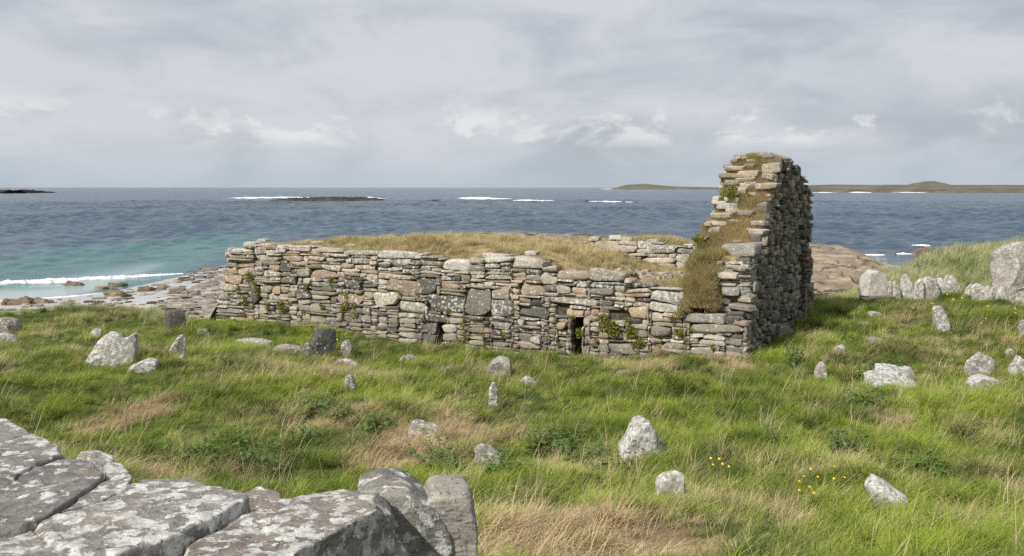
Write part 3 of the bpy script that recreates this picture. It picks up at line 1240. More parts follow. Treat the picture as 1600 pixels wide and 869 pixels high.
for k in range(20):
    s_, w_ = rr.uniform(1.2, 4.6), rr.uniform(.3, 1.35)
    xy = GORG + WA * s_ - UA * w_
    sz = rr.uniform(.16, .42)
    V = stone_verts((sz, sz * rr.uniform(.6, .9), sz * rr.uniform(.25, .5)), 1200 + k, BOX4, 6, 6, .08, .2)
    a = rr.uniform(-.6, .6) + math.atan2(UA[1], UA[0])
    V = V @ np.array([[math.cos(a), math.sin(a), 0], [-math.sin(a), math.cos(a), 0], [0, 0, 1]])
    c = np.array([xy[0], xy[1], float(rake(np.array([s_]), np.array([w_]))[0]) + .10])
    STONES.append((sz * sz * .4 / c[1] ** 2 * FPX ** 2, 'gable', V + c, BOX4[1], stone_tint(rr, [PALE, TAN, MID]), .5))
# stones on the wall heads
def head_stone(px, py, w, size, tint, seed, key):
    org = U0 + WA * w
    k = (px - CX) / FPX
    t = (k * org[1] - org[0]) / (UA[0] - k * UA[1])
    d = org[1] + UA[1] * t
    c = np.array([org[0] + UA[0] * t, d, CAMZ - (py - HY) / FPX * d])
    V = stone_verts(size, seed, BOX6, 7, 5, .06, .14)
    a = math.atan2(UA[1], UA[0]) + random.uniform(-.2, .2)
    V = V @ np.array([[math.cos(a), math.sin(a), 0], [-math.sin(a), math.cos(a), 0], [0, 0, 1]])
    STONES.append((size[0] * size[2] / d ** 2 * FPX ** 2, key, V + c, BOX6[1], np.array(tint) * random.uniform(.92, 1.08), random.uniform(.5, .8)))


for i, a in enumerate([(368, 395, .3, (.5, .45, .30), MID), (399, 383, .3, (.6, .5, .22), PALE), (423, 386, .3, (.52, .5, .24), PALE), (483, 388, .25, (.6, .5, .13), PALE),
                       (507, 390, .25, (.45, .4, .14), PALE), (778, 400, .4, (.75, .5, .14), PALE), (832, 396, .9, (.36, .3, .14), (.55, .52, .48)),
                       (497, 380, 1.0, (.35, .3, .1), PALE), (551, 384, 1.0, (.3, .3, .1), PALE), (412, 376, .9, (.35, .3, .12), PALE)]):
    head_stone(*a, seed=960 + i, key='front')
for i, a in enumerate([(791, 373, 5.6, (.3, .3, .12), PALE), (930, 373, BW + .3, (.35, .3, .16), PALE), (962, 371, BW + .3, (.4, .3, .14), PALE), (980, 374, BW + .3, (.35, .3, .14), PALE),
                       (1021, 379, BW + .3, (.4, .35, .22), PALE), (1024, 388, BW + .2, (.5, .35, .14), MID)]):
    head_stone(*a, seed=980 + i, key='back')

PARENT = {'front': FRONT, 'gable': GABLE, 'back': BACK}
STONES.sort(key=lambda s: -s[0])
for i, (_, key, W, F, tint, li) in enumerate(STONES[:300]):
    c = W.mean(0)
    me = mesh_from('stone', W - c, F, M_STONE, 42, {'tint': ('FLOAT_COLOR', np.array(tint)), 'lichen': ('FLOAT', np.full(len(W), li))})
    obj('stone', me, PARENT[key], c - ROOTLOC)
for key in PARENT:
    rest = [s for s in STONES[300:] if s[1] == key]
    if rest:
        V, F = join([(s[2], s[3]) for s in rest])
        tint = np.vstack([np.tile(s[4], (len(s[2]), 1)) for s in rest])
        li = np.concatenate([np.full(len(s[2]), s[5]) for s in rest])
        obj('small_stones', mesh_from('small_stones', V - ROOTLOC, F, M_STONE, 42, {'tint': ('FLOAT_COLOR', tint), 'lichen': ('FLOAT', li)}), PARENT[key], kind='stuff')

# white rubble lying inside
r = np.random.default_rng(5)
rub = []
for k in range(420):
    u, w = r.uniform(11.4, 14.6), r.uniform(.5, 4.5)
    z = float(fill_z(np.array([u]), np.array([w]))[0])
    s = r.lognormal(math.log(.07), .45)
    V = stone_verts((s * 1.4, s, s * .7), int(r.integers(1 << 30)), BOX2, 5, 2, .05)
    a = r.uniform(0, 6.28)
    V = V @ np.array([[math.cos(a), math.sin(a), 0], [-math.sin(a), math.cos(a), 0], [0, 0, 1]])
    p = ruin_xy(u, w)
    rub.append((V + np.array([p[0], p[1], z + s * .15]), BOX2[1], stone_tint(r, [PALE, PALE, TAN])))
V, F = join([(a, b) for a, b, c in rub])
obj('rubble', mesh_from('rubble', V - ROOTLOC, F, M_STONE, 42, {'tint': ('FLOAT_COLOR', np.vstack([np.tile(c, (len(a), 1)) for a, b, c in rub])),
                                                              'lichen': ('FLOAT', np.full(len(V), .4))}), ROOT, kind='stuff')

# ------------------------------------------------------------------ grave markers and stones in the grass
FOOT = []          # footprints kept free of grass: x, y, radius


def marker(name, label, cat, px, base, w, h, shape, depth=.45, lean=0.0, back=0.0, yaw=0.0, tint=(.40, .39, .37), li=.75, seed=0, group=None, sink=.18, amp=.05):
    """a set stone: outline in its own plane, w x h photo pixels, foot at photo pixel (px, base)"""
    g = G(px, base)
    k = g[1] / FPX
    W_, H_ = w * k, h * k
    o = np.array(shape, float)
    o = np.column_stack([o[:, 0] * W_, o[:, 1] * H_])
    lo = o[:, 1] < .15 * H_
    o[lo, 1] -= sink * H_ + .05
    th = depth * W_
    V, F = ring_prism(o, th, min(.2 * th, .05 * W_ + .008), 72, 9, 8, amp * 1.5 * min(W_, H_), 2.2 / max(min(W_, H_), .05), seed, octv=6, chops=9, chop_to=(.72, .95))
    V = np.column_stack([V[:, 0], -V[:, 2], V[:, 1]])
    R_ = Matrix.Rotation(yaw, 3, 'Z') @ Matrix.Rotation(lean, 3, 'Y') @ Matrix.Rotation(back, 3, 'X')
    V = V @ np.array(R_).T
    me = mesh_from(name, V, F, M_STONE, 32, {'tint': ('FLOAT_COLOR', np.array(tint) * .86), 'lichen': ('FLOAT', np.full(len(V), li))})
    FOOT.append((g[0], g[1], .5 * W_))
    return obj(name, me, None, tuple(g), label, cat, group)


TALL = [(-.42, 0), (.40, 0), (.46, .35), (.36, .75), (.12, 1.0), (-.22, .93), (-.44, .55)]
PYR = [(-.5, 0), (.5, .0), (.48, .25), (.22, .62), (.02, 1.0), (-.12, .97), (-.40, .55), (-.48, .3)]
ROUND = [(-.5, 0), (.48, 0), (.52, .4), (.36, .82), (.05, 1.0), (-.28, .93), (-.5, .55)]
LEANR = [(-.15, 0), (.55, 0), (.35, .32), (0, .78), (-.34, 1.0), (-.52, .86), (-.38, .4)]
FLAT = [(-.5, 0), (.5, 0), (.52, .35), (.28, .75), (-.05, .95), (-.36, .8), (-.54, .4)]
TWIN = [(-.52, 0), (.42, 0), (.5, .45), (.46, 1.0), (.30, .84), (.22, .80), (.16, .92), (-.04, 1.0), (-.28, .66)]
SLAB = [(-.5, 0), (.46, 0), (.5, .5), (.47, .97), (0, 1.0), (-.28, .98), (-.36, .55)]
GM, GN = 'grave_marker', 'gravestone'
WHT = (.46, .455, .44)
marker(GM, 'broad two-peaked grey slab leaning in grass near the beach edge', GN, 170, 570, 80, 52, TWIN, .3, .1, -.15, .15, li=.8, seed=1)
marker('field_stone', 'low white stone slanting out of grass beside the two-peaked slab', 'stone', 221, 580, 52, 20, [(-.5, 0), (.5, 0), (.5, .85), (.2, 1.), (-.3, .45)], .6, 0, 0, .1, WHT, .85, 2)
marker(GM, 'small pointed upright stone with dark face and white edge', GN, 277, 560, 24, 38, [(-.45, 0), (.35, 0), (.48, .5), (.42, .9), (.2, 1.), (-.15, .75), (-.5, .4)], .6, .05, 0, .5, (.30, .29, .28), .7, 3)
marker('field_stone', 'pale splinter of stone propped at foot of small pointed marker', 'stone', 278, 568, 22, 14, [(-.5, 0), (.3, 0), (.5, .9), (.3, 1), (-.2, .45)], .4, 0, 0, .2, WHT, .8, 4)
marker('field_stone', 'rounded pale pebble-like stone above the two-peaked slab', 'stone', 151, 527, 18, 14, ROUND, .7, 0, 0, 0, WHT, .8, 5)
marker('field_stone', 'rounded lichened boulder at the left edge of the photo', 'boulder', 8, 522, 42, 26, ROUND, .8, 0, 0, 0, (.34, .31, .29), .6, 6)
marker('field_stone', 'pale slab lying below the boulder at the photo\'s left edge', 'stone', 8, 536, 36, 16, FLAT, .8, 0, 0, .3, WHT, .8, 7)
marker(GM, 'dark square slab with white left edge standing before the long wall', GN, 503, 556, 42, 44, SLAB, .3, .06, -.06, .45, (.125, .13, .125), .45, 8)
marker('field_stone', 'dark lichened stump against the left side of the square slab', 'stone', 482, 556, 16, 20, TALL, .8, -.1, 0, 0, (.25, .25, .24), .7, 9)
marker(GM, 'small upright tan stone right of the dark square slab', GN, 541, 557, 22, 26, TALL, .6, .05, 0, -.2, (.36, .33, .29), .6, 10)
marker('field_stone', 'flat pale stone in grass just below the small tan upright', 'stone', 543, 575, 36, 14, FLAT, .8, 0, -.3, 0, WHT, .8, 11)
marker(GM, 'narrow mottled stone standing in long grass left of centre', GN, 546, 616, 22, 31, TALL, .5, .03, 0, .1, (.40, .385, .37), .85, 12)
marker('field_stone', 'flat line of white stone in turf left of the dark square slab', 'stone', 392, 538, 62, 9, FLAT, .5, 0, 0, -.1, WHT, .85, 13)
marker('field_stone', 'half-buried tan stone between flat white stone and dark slab', 'stone', 450, 549, 44, 11, FLAT, .6, 0, 0, .1, (.40, .36, .31), .6, 14)
marker('field_stone', 'small tan stone in grass left of the long wall\'s end', 'stone', 318, 528, 24, 15, ROUND, .7, 0, 0, 0, (.40, .36, .31), .5, 15)
marker('field_stone', 'low grey stone in grass before the narrow wall slot', 'stone', 641, 568, 32, 15, FLAT, .7, 0, 0, .1, (.38, .375, .36), .7, 16)
marker('field_stone', 'little grey stone in grass between low stone and rounded boulder', 'stone', 701, 583, 18, 12, FLAT, .8, 0, 0, 0, (.38, .375, .36), .7, 17)
marker('field_stone', 'rounded grey boulder in grass midway along the long wall', 'boulder', 777, 586, 44, 30, [(-.5, 0), (.5, 0), (.5, .7), (.38, 1.0), (.1, .98), (-.2, .68)], .8, 0, 0, 0, (.36, .35, .32), .6, 18)
marker(GM, 'thin dark post-like stone standing alone in mid grass', GN, 770, 639, 14, 42, [(-.5, 0), (.5, 0), (.48, .5), (.3, .95), (-.1, 1.), (-.45, .8)], .7, .03, 0, 0, (.30, .29, .27), .8, 19)
marker('field_stone', 'small white stone in grass right of the rounded grey boulder', 'stone', 825, 601, 24, 14, FLAT, .7, 0, 0, 0, WHT, .8, 20)
marker('field_stone', 'dark grey slab lying in dead grass behind the near wall', 'stone', 664, 692, 58, 60, [(-.5, 0), (.35, 0), (.52, .35), (.42, .75), (.1, .8), (-.05, 1), (-.25, .95), (-.42, .4)], .34, 0.05, -1.22, .2, (.34, .32, .31), .75, 21, amp=.05)
marker('field_stone', 'small broken stone at left of slab in the dead grass', 'stone', 624, 697, 30, 14, FLAT, .8, 0, -.2, 0, (.33, .29, .26), .6, 22)
marker('field_stone', 'flat-topped grey stone right of the slab in dead grass', 'stone', 762, 723, 42, 30, [(-.5, 0), (.5, 0), (.5, .45), (.12, .85), (-.2, 1.), (-.45, .8)], .9, 0, -.2, .1, (.36, .34, .33), .7, 23)
marker(GM, 'pyramid-shaped white lichened stone in the middle foreground grass', GN, 1003, 713, 68, 62, [(-.46, 0), (.5, 0), (.5, .25), (.30, .55), (.14, .95), (.0, 1.), (-.14, .92), (-.32, .62), (-.5, .3)], .65, .02, -.1, .25, (.36, .36, .345), .9, 24, amp=.07)
marker(GM, 'round-topped white stone in the foreground before dead straw', GN, 1050, 790, 57, 56, [(-.5, 0), (.48, 0), (.5, .5), (.30, .88), (-.02, 1.), (-.3, .92), (-.46, .6)], .55, .02, -.06, .1, (.45, .43, .40), .85, 25, amp=.05)
marker(GM, 'white stone leaning left in foreground beside yellow flowers', GN, 1394, 808, 76, 64, [(-.22, 0), (.46, 0), (.5, .12), (.22, .58), (-.12, .86), (-.36, 1.), (-.50, .92), (-.44, .5)], .5, 0, -.2, -.1, (.42, .42, .40), .9, 26, amp=.06)
marker(GM, 'small square-shouldered pale stone standing right of the gable', GN, 1281, 593, 23, 28, TALL, .6, .04, 0, 0, (.47, .43, .38), .75, 27)
marker('field_stone', 'small pointed grey stone in grass near the gable corner', 'stone', 1306, 558, 28, 20, [(-.5, 0), (.5, 0), (.48, .6), (.4, 1.), (0, .7)], .6, 0, 0, 0, (.38, .37, .36), .75, 28)
marker('field_stone', 'flat tan block resting against the foot of the gable', 'stone', 1223, 533, 32, 24, SLAB, .6, .1, -.3, .3, (.37, .34, .31), .45, 29)
marker('field_stone', 'thin tan stone beside the block at the gable foot', 'stone', 1246, 531, 20, 8, FLAT, .8, 0, 0, 0, (.40, .35, .29), .4, 30)
marker('field_stone', 'half-sunk grey stone in weeds below the gable block', 'stone', 1258, 550, 22, 8, FLAT, .8, 0, 0, 0, (.36, .35, .33), .5, 31)
marker('recumbent_slab', 'wide white lichened slab lying flat among straw at right', 'gravestone', 1408, 606, 98, 84, [(-.5, .1), (.15, 0), (.5, .45), (.46, .75), (.2, .78), (.08, 1.), (-.1, .95), (-.2, .62), (-.45, .55)], .22, 0.03, -1.33, .1, (.40, .40, .385), .9, 32, amp=.06)
marker(GM, 'blunt tan upright half hidden by straw right of the wide slab', GN, 1531, 585, 40, 36, ROUND, .5, .1, -.1, 0, (.42, .40, .37), .7, 33)
marker('field_stone', 'low flat white stone under the blunt tan upright', 'stone', 1537, 603, 52, 17, FLAT, .8, 0, 0, 0, (.42, .42, .40), .9, 34)
marker(GM, 'tall pale upright stone cut by the photo\'s right edge', GN, 1590, 598, 30, 44, TALL, .6, .05, 0, 0, (.42, .40, .38), .8, 35)
marker('field_stone', 'small lichened stone left of the tall upright at right edge', 'stone', 1579, 560, 14, 15, ROUND, .7, 0, 0, 0, (.40, .40, .38), .8, 36)
marker(GM, 'pale slab at the extreme right edge below the big boulder', GN, 1599, 530, 18, 30, TALL, .6, 0, 0, 0, (.44, .42, .39), .7, 37)
marker(GM, 'white slab leaning left on the slope below the upright row', GN, 1472, 515, 32, 38, [(-.25, 0), (.42, 0), (.5, .1), (.2, .7), (.05, .95), (-.42, 1.), (-.5, .82)], .5, 0, -.1, 0, (.43, .42, .40), .8, 38)
marker('field_stone', 'flat pale stone on the slope below the roofed block', 'stone', 1367, 494, 20, 8, FLAT, .9, 0, 0, 0, WHT, .6, 39)
marker('field_stone', 'long grey stone sunk in the path below the roofed block', 'stone', 1354, 510, 32, 8, FLAT, .9, 0, 0, 0, (.38, .365, .34), .4, 40)
marker('field_stone', 'grey stone flush with the turf on the slope right of the gable', 'stone', 1368, 534, 22, 8, FLAT, .9, 0, 0, 0, (.37, .35, .34), .6, 41)
marker('field_stone', 'flat stone sunk in bare earth before the ruin\'s right corner', 'stone', 1020, 584, 30, 9, FLAT, .9, 0, 0, 0, (.42, .38, .33), .5, 42)
marker('field_stone', 'long tan slab sunk in bare earth before the doorway', 'stone', 985, 588, 40, 10, FLAT, .9, 0, 0, 0, (.42, .34, .27), .3, 43)
marker('field_stone', 'tiny grey stone in grass left of the pyramid-shaped stone', 'stone', 1075, 613, 12, 8, FLAT, .9, 0, 0, 0, (.38, .37, .36), .6, 44)
marker('field_stone', 'white stone tip showing in the turf under the upright row', 'stone', 1480, 480, 20, 6, FLAT, .9, 0, 0, 0, WHT, .6, 45)
marker('wall_stump', 'dark squared masonry stump at the grass edge above the beach', 'masonry', 274, 520, 28, 36, [(-.5, 0), (.5, 0), (.5, .5), (.48, 1.0), (-.1, 1.), (-.5, .92)], 1.0, 0, 0, .45, (.15, .145, .135), .3, 46, amp=.04)
marker('boulder', 'huge pale boulder at the right end of the upright row', 'boulder', 1597, 470, 84, 88, [(-.5, 0), (.5, 0), (.5, .8), (.3, 1.), (-.1, .99), (-.34, .97), (-.45, .88), (-.42, .45)], .7, .03, -.08, .15, (.49, .455, .42), .75, 47, amp=.09)

# the row of upright stones beyond, one thing with each stone a part
row = empty('upright_stone_row', tuple(G(1460, 470)), label='row of leaning white lichened upright stones on the slope right of the gable', cat='wall remains')
ROWS = [(1402, 472, 13, 34, -.05), (1418, 472, 22, 44, -.08), (1434, 473, 16, 42, .12), (1452, 470, 32, 40, .1), (1470, 466, 20, 32, -.05), (1484, 464, 26, 34, .05), (1496, 465, 16, 24, 0),
        (1508, 468, 12, 28, .45), (1516, 468, 16, 16, 0), (1530, 470, 22, 28, -.1), (1540, 470, 18, 24, .1), (1554, 471, 20, 24, .05), (1566, 472, 22, 26, .2), (1391, 474, 10, 36, 0)]
for i, (px, by, w, h, ln) in enumerate(ROWS):
    o = marker('upright_stone', '', '', px, by, w * 1.05, h, TALL if i % 3 else ROUND, .38, ln, -.05, random.uniform(-.5, .5), (.52, .50, .46), .85, 60 + i, amp=.06)
    o.parent = row
    o.location = Vector(o.location) - row.location
gb = G(1367, 476)
kk = gb[1] / FPX
roofed = empty('roofed_block', tuple(gb), label='pale pointed block resting on a projecting slab at the row\'s near end', cat='masonry')


def outline_part(name, parent, shape, w, h, z0, th, tint, li, seed, yaw=.25, dy=0.0):
    o = np.array(shape, float) * np.array([w, h])
    V, F = ring_prism(o, th, .03, 72, 9, 8, .035, 5, seed, octv=6, chops=7, chop_to=(.75, .95))
    V = np.column_stack([V[:, 0], -V[:, 2] + dy, V[:, 1] + z0])
    V = V @ np.array(Matrix.Rotation(yaw, 3, 'Z')).T
    return obj(name, mesh_from(name, V, F, M_STONE, 50, {'tint': ('FLOAT_COLOR', np.array(tint)), 'lichen': ('FLOAT', np.full(len(V), li))}), parent)


outline_part('cap_stone', roofed, [(-.5, 0), (.5, 0), (.48, .3), (.22, .85), (-.05, 1.), (-.38, .95), (-.46, .5)], 44 * kk, 40 * kk, 14 * kk, .55, (.58, .56, .52), .75, 91)
outline_part('slab', roofed, [(-.5, 0), (.5, 0), (.5, .8), (.4, 1), (-.45, 1), (-.52, .5)], 42 * kk, 9 * kk, 6 * kk, .75, (.16, .14, .12), .3, 92, dy=-.12)
outline_part('footing', roofed, [(-.5, -.6), (.5, -.6), (.5, .8), (.4, 1), (-.45, 1), (-.52, .5)], 26 * kk, 8 * kk, -2 * kk, .7, (.30, .28, .25), .4, 93, dy=-.1)
FOOT.append((gb[0], gb[1], .5))

# ------------------------------------------------------------------ the near wall the photograph is taken over
near = empty('near_wall', (-1.2, 4.0, 1.5), label='thick lichen-covered drystone wall of big slabs in the near corner', cat='stone wall')
NL = np.array(near.location)


def near_slab(name, outline_px, zt, thick, seed, tilt=(0, 0), tint=(.33, .325, .315), li=.85, flare=.02, amp=.017, rnd=.012):
    """a slab whose upper face shows the given outline; zt its height"""
    pts = []
    for px, py in outline_px:
        d = (CAMZ - zt) * FPX / (py - HY)
        for _ in range(4):
            z = zt + tilt[0] * ((px - CX) / FPX * d + 1.2) + tilt[1] * (d - 4)
            d = (CAMZ - z) * FPX / (py - HY)
        pts.append(((px - CX) / FPX * d, d))
    V, F = ring_prism(pts, thick, rnd, 170, 26, 10, amp, 9.0, seed, flare, 6, 3, (.86, .97), False)
    z = zt + tilt[0] * (V[:, 0] + 1.2) + tilt[1] * (V[:, 1] - 4)
    big = .022 * fbm(np.column_stack([V[:, 0], V[:, 1], V[:, 2] * 2]) * 2.2 + seed, 3, 7)
    V = np.column_stack([V[:, 0], V[:, 1], z + V[:, 2] - thick / 2 + big])
    me = mesh_from(name, V - NL, F, M_STONE, 60, {'tint': ('FLOAT_COLOR', np.array(tint)), 'lichen': ('FLOAT', np.full(len(V), li))})
    return obj(name, me, near)


GREY = (.265, .262, .255)
near_slab('slab', [(-60, 700), (-40, 745), (20, 748), (60, 722), (104, 706), (60, 680), (0, 655), (-60, 640)][::1], 2.715, .20, 1, (0, 0), GREY, .72)
near_slab('slab', [(-60, 745), (-60, 835), (40, 822), (100, 790), (162, 742), (150, 722), (110, 712), (40, 735), (0, 748)], 2.705, .22, 2, (0, 0), (.25, .25, .245), .62)
near_slab('slab', [(90, 800), (140, 790), (190, 765), (207, 742), (190, 722), (165, 718), (168, 744), (120, 785)], 2.69, .2, 3, (0, 0), GREY, .8)
near_slab('stone', [(120, 716), (178, 722), (176, 708), (150, 701), (125, 704)], 2.66, .2, 4, (0, 0), (.34, .33, .31), .8)
near_slab('slab', [(48, 818), (90, 862), (180, 868), (250, 846), (330, 812), (392, 778), (380, 766), (330, 754), (268, 750), (205, 752), (180, 775), (120, 800)], 2.695, .2, 5, (0, 0), (.29, .283, .272), .80)
near_slab('slab', [(268, 866), (285, 915), (400, 930), (446, 869), (520, 832), (575, 806), (619, 782), (606, 770), (580, 764), (530, 760), (470, 768), (420, 782), (340, 822)], 2.655, .24, 6, (.0, .0), (.26, .238, .222), .80, .0)
near_slab('slab', [(-60, 842), (-60, 960), (60, 940), (98, 868), (70, 838), (40, 822), (0, 832)], 2.68, .2, 7, (0, 0), GREY, .8)
near_slab('stone', [(80, 872), (130, 930), (250, 925), (290, 875), (250, 862), (180, 866), (120, 868)], 2.56, .3, 8, (0, 0), (.27, .27, .26), .75)
near_slab('stone', [(385, 792), (440, 782), (436, 764), (405, 758), (380, 768)], 2.52, .22, 9, (0, 0), (.28, .25, .23), .6)
near_slab('stone', [(200, 760), (330, 762), (300, 745), (230, 742)], 2.56, .2, 16, (0, 0), (.22, .21, .20), .4)
# the big rounded stones that end the wall
def near_block(name, px, top, w, dist, hgt, depth, shape, yaw, tint, li, seed, lean=0.0, soft=True):
    k = dist / FPX
    o = np.array(shape, float) * np.array([w * k, hgt])
    V, F = ring_prism(o, depth, .03, 150, 20, 14, .024, 6.5, seed, 0, 6, 0, (.88, .98), soft)
    V = np.column_stack([V[:, 0], -V[:, 2], V[:, 1]])
    V = V @ np.array(Matrix.Rotation(yaw, 3, 'Z') @ Matrix.Rotation(lean, 3, 'Y')).T
    c = P(px, top, dist) - np.array([0, 0, hgt])
    V = V + c
    return obj(name, mesh_from(name, V - NL, F, M_STONE, 60, {'tint': ('FLOAT_COLOR', np.array(tint)), 'lichen': ('FLOAT', np.full(len(V), li))}), near)


near_block('stone', 626, 747, 136, 4.72, 1.25, .46, [(-.5, 0), (.5, 0), (.53, .72), (.47, .84), (.30, .94), (.02, .99), (-.22, 1.), (-.44, .97), (-.52, .85)], .25, (.25, .247, .235), .72, 11)
near_block('stone', 699, 753, 82, 4.72, 1.35, .34, [(-.5, 0), (.60, 0), (.57, .5), (.50, .90), (.40, .985), (.34, .995), (-.18, 1.), (-.34, .985), (-.46, .95), (-.5, .6)], .12, (.37, .355, .33), .5, 12, 0.0, False)
near_block('stone', 604, 856, 90, 4.42, .8, .3, [(-.5, 0), (.5, 0), (.5, .8), (.3, 1.), (-.3, 1.), (-.5, .8)], .2, (.36, .35, .34), .8, 13)
# body of the wall under the slabs
V, F = prism(np.linspace(-3.6, -.55, 14), np.full(14, .8), np.full(14, 2.28) + .05 * np.sin(np.arange(14) * 2.1), 3.1, 4.35, np.array([0, 0]), np.array([1, 0]), np.array([0, 1]))
obj('hearting', mesh_from('hearting', V - NL, F, M_CORE), near)

# ------------------------------------------------------------------ ground, beach and sea
build_ground()
build_beach()
build_sea()


# ------------------------------------------------------------------ grass
def tuft(name, seed, blades, length, radius, width, droop, wind, mat, seg=4, upright=.5, spread=.75):
    r = np.random.default_rng(seed)
    V, F, bl = [], [], []
    for b in range(blades):
        a = r.uniform(0, 6.283)
        rad = radius * math.sqrt(r.random())
        base = np.array([rad * math.cos(a), rad * math.sin(a), -.02])
        L_ = length * r.uniform(.55, 1.15)
        az = r.normal(0, 1.0) if r.random() < spread else r.uniform(0, 6.283)
        th = r.normal(upright, .22)            # start angle from vertical
        cur = droop * r.uniform(.5, 1.4)
        wd = width * r.uniform(.7, 1.3)
        tw = r.uniform(0, 3.14)
        side = np.array([-math.sin(az + tw * .3), math.cos(az + tw * .3), r.uniform(-.3, .3)])
        p = base.copy()
        k0 = len(V)
        v = r.random()
        for s in range(seg + 1):
            f = s / seg
            ww = wd * (1 - f ** 1.6) * .5
            if s < seg:
                V += [p - side * ww, p + side * ww]
                bl += [v, v]
            else:
                V.append(p.copy())
                bl.append(v)
            ang = th + cur * f
            dirv = np.array([math.sin(ang) * math.cos(az), math.sin(ang) * math.sin(az), math.cos(ang)])
            p = p + dirv * L_ / seg
        for s in range(seg - 1):
            a0 = k0 + 2 * s
            F.append([a0, a0 + 1, a0 + 3, a0 + 2])
        a0 = k0 + 2 * (seg - 1)
        F.append([a0, a0 + 1, a0 + 2])
    me = mesh_from(name, np.array(V), F, mat, 180, {'blade': ('FLOAT', np.array(bl))})
    return bpy.data.objects.new(name, me)


def collection(name, objs):
    c = bpy.data.collections.new(name)
    for o in objs:
        c.objects.link(o)
    return c


def scatter_tree(name, coll):
    ng = bpy.data.node_groups.new(name, 'GeometryNodeTree')
    ng.interface.new_socket('Geometry', in_out='INPUT', socket_type='NodeSocketGeometry')
    ng.interface.new_socket('Geometry', in_out='OUTPUT', socket_type='NodeSocketGeometry')
    N, L = ng.nodes.new, ng.links.new
    gi, go = N('NodeGroupInput'), N('NodeGroupOutput')
    ci = N('GeometryNodeCollectionInfo')
    ci.inputs['Collection'].default_value = coll
    ci.inputs['Separate Children'].default_value = True
    ci.inputs['Reset Children'].default_value = True
    ip = N('GeometryNodeInstanceOnPoints')
    ip.inputs['Pick Instance'].default_value = True

    def named(nm, typ):
        n = N('GeometryNodeInputNamedAttribute')
        n.data_type = typ
        n.inputs['Name'].default_value = nm
        return n.outputs['Attribute']
    e2r = N('FunctionNodeEulerToRotation')
    L(named('rot', 'FLOAT_VECTOR'), e2r.inputs[0])
    L(gi.outputs[0], ip.inputs['Points'])
    L(ci.outputs[0], ip.inputs['Instance'])
    L(named('idx', 'INT'), ip.inputs['Instance Index'])
    L(e2r.outputs[0], ip.inputs['Rotation'])
    L(named('scl', 'FLOAT_VECTOR'), ip.inputs['Scale'])
    L(ip.outputs[0], go.inputs[0])
    return ng


def scatter(name, pts, rot, scl, idx, dry, lum, coll, parent=None, off=(0, 0, 0), **kw):
    me = bpy.data.meshes.new(name)
    me.from_pydata((np.asarray(pts) - np.asarray(off)).tolist(), [], [])
    n = len(pts)
    for k, kind, key, arr in (('rot', 'FLOAT_VECTOR', 'vector', rot), ('scl', 'FLOAT_VECTOR', 'vector', scl), ('idx', 'INT', 'value', idx),
                              ('dry', 'FLOAT', 'value', dry), ('lum', 'FLOAT', 'value', lum)):
        a = me.attributes.new(k, kind, 'POINT')
        a.data.foreach_set(key, np.ascontiguousarray(arr, dtype=np.int32 if kind == 'INT' else np.float32).ravel())
    o = obj(name, me, parent, **kw)
    md = o.modifiers.new('scatter', 'NODES')
    md.node_group = scatter_tree(name + '_scatter', coll)
    return o


NT_ = 10
T_GRASS = collection('grass_tufts', [tuft('tuft_a%02d' % i, 100 + i, 56, .27, .15, .0062, 1.15, 1, M_GRASS, 4, .42) for i in range(NT_)] +
                     [tuft('tuft_b%02d' % i, 150 + i, 46, .36, .16, .0058, 1.45, 1, M_GRASS, 5, .60) for i in range(NT_)] +
                     [tuft('tuft_c%02d' % i, 170 + i, 60, .14, .16, .0060, .9, 1, M_GRASS, 3, .5) for i in range(6)] +
                     [tuft('tuft_d%02d' % i, 190 + i, 150, .47, .13, .0085, 1.75, 1, M_GRASS, 6, .38, .35) for i in range(6)] +
                     [tuft('tuft_e%02d' % i, 230 + i, 7, .62, .10, .0065, .9, 1, M_GRASS, 6, .30, .6) for i in range(6)])
T_BROWN = collection('wall_tufts', [tuft('wall_tuft%02d' % i, 200 + i, 60, .30, .14, .0085, 1.0, 1, M_BROWN, 4, .40) for i in range(8)])
T_DUNE = collection('dune_tufts', [tuft('dune_tuft%02d' % i, 250 + i, 44, .62, .16, .0115, .8, 1, M_MARRAM, 4, .45) for i in range(8)])


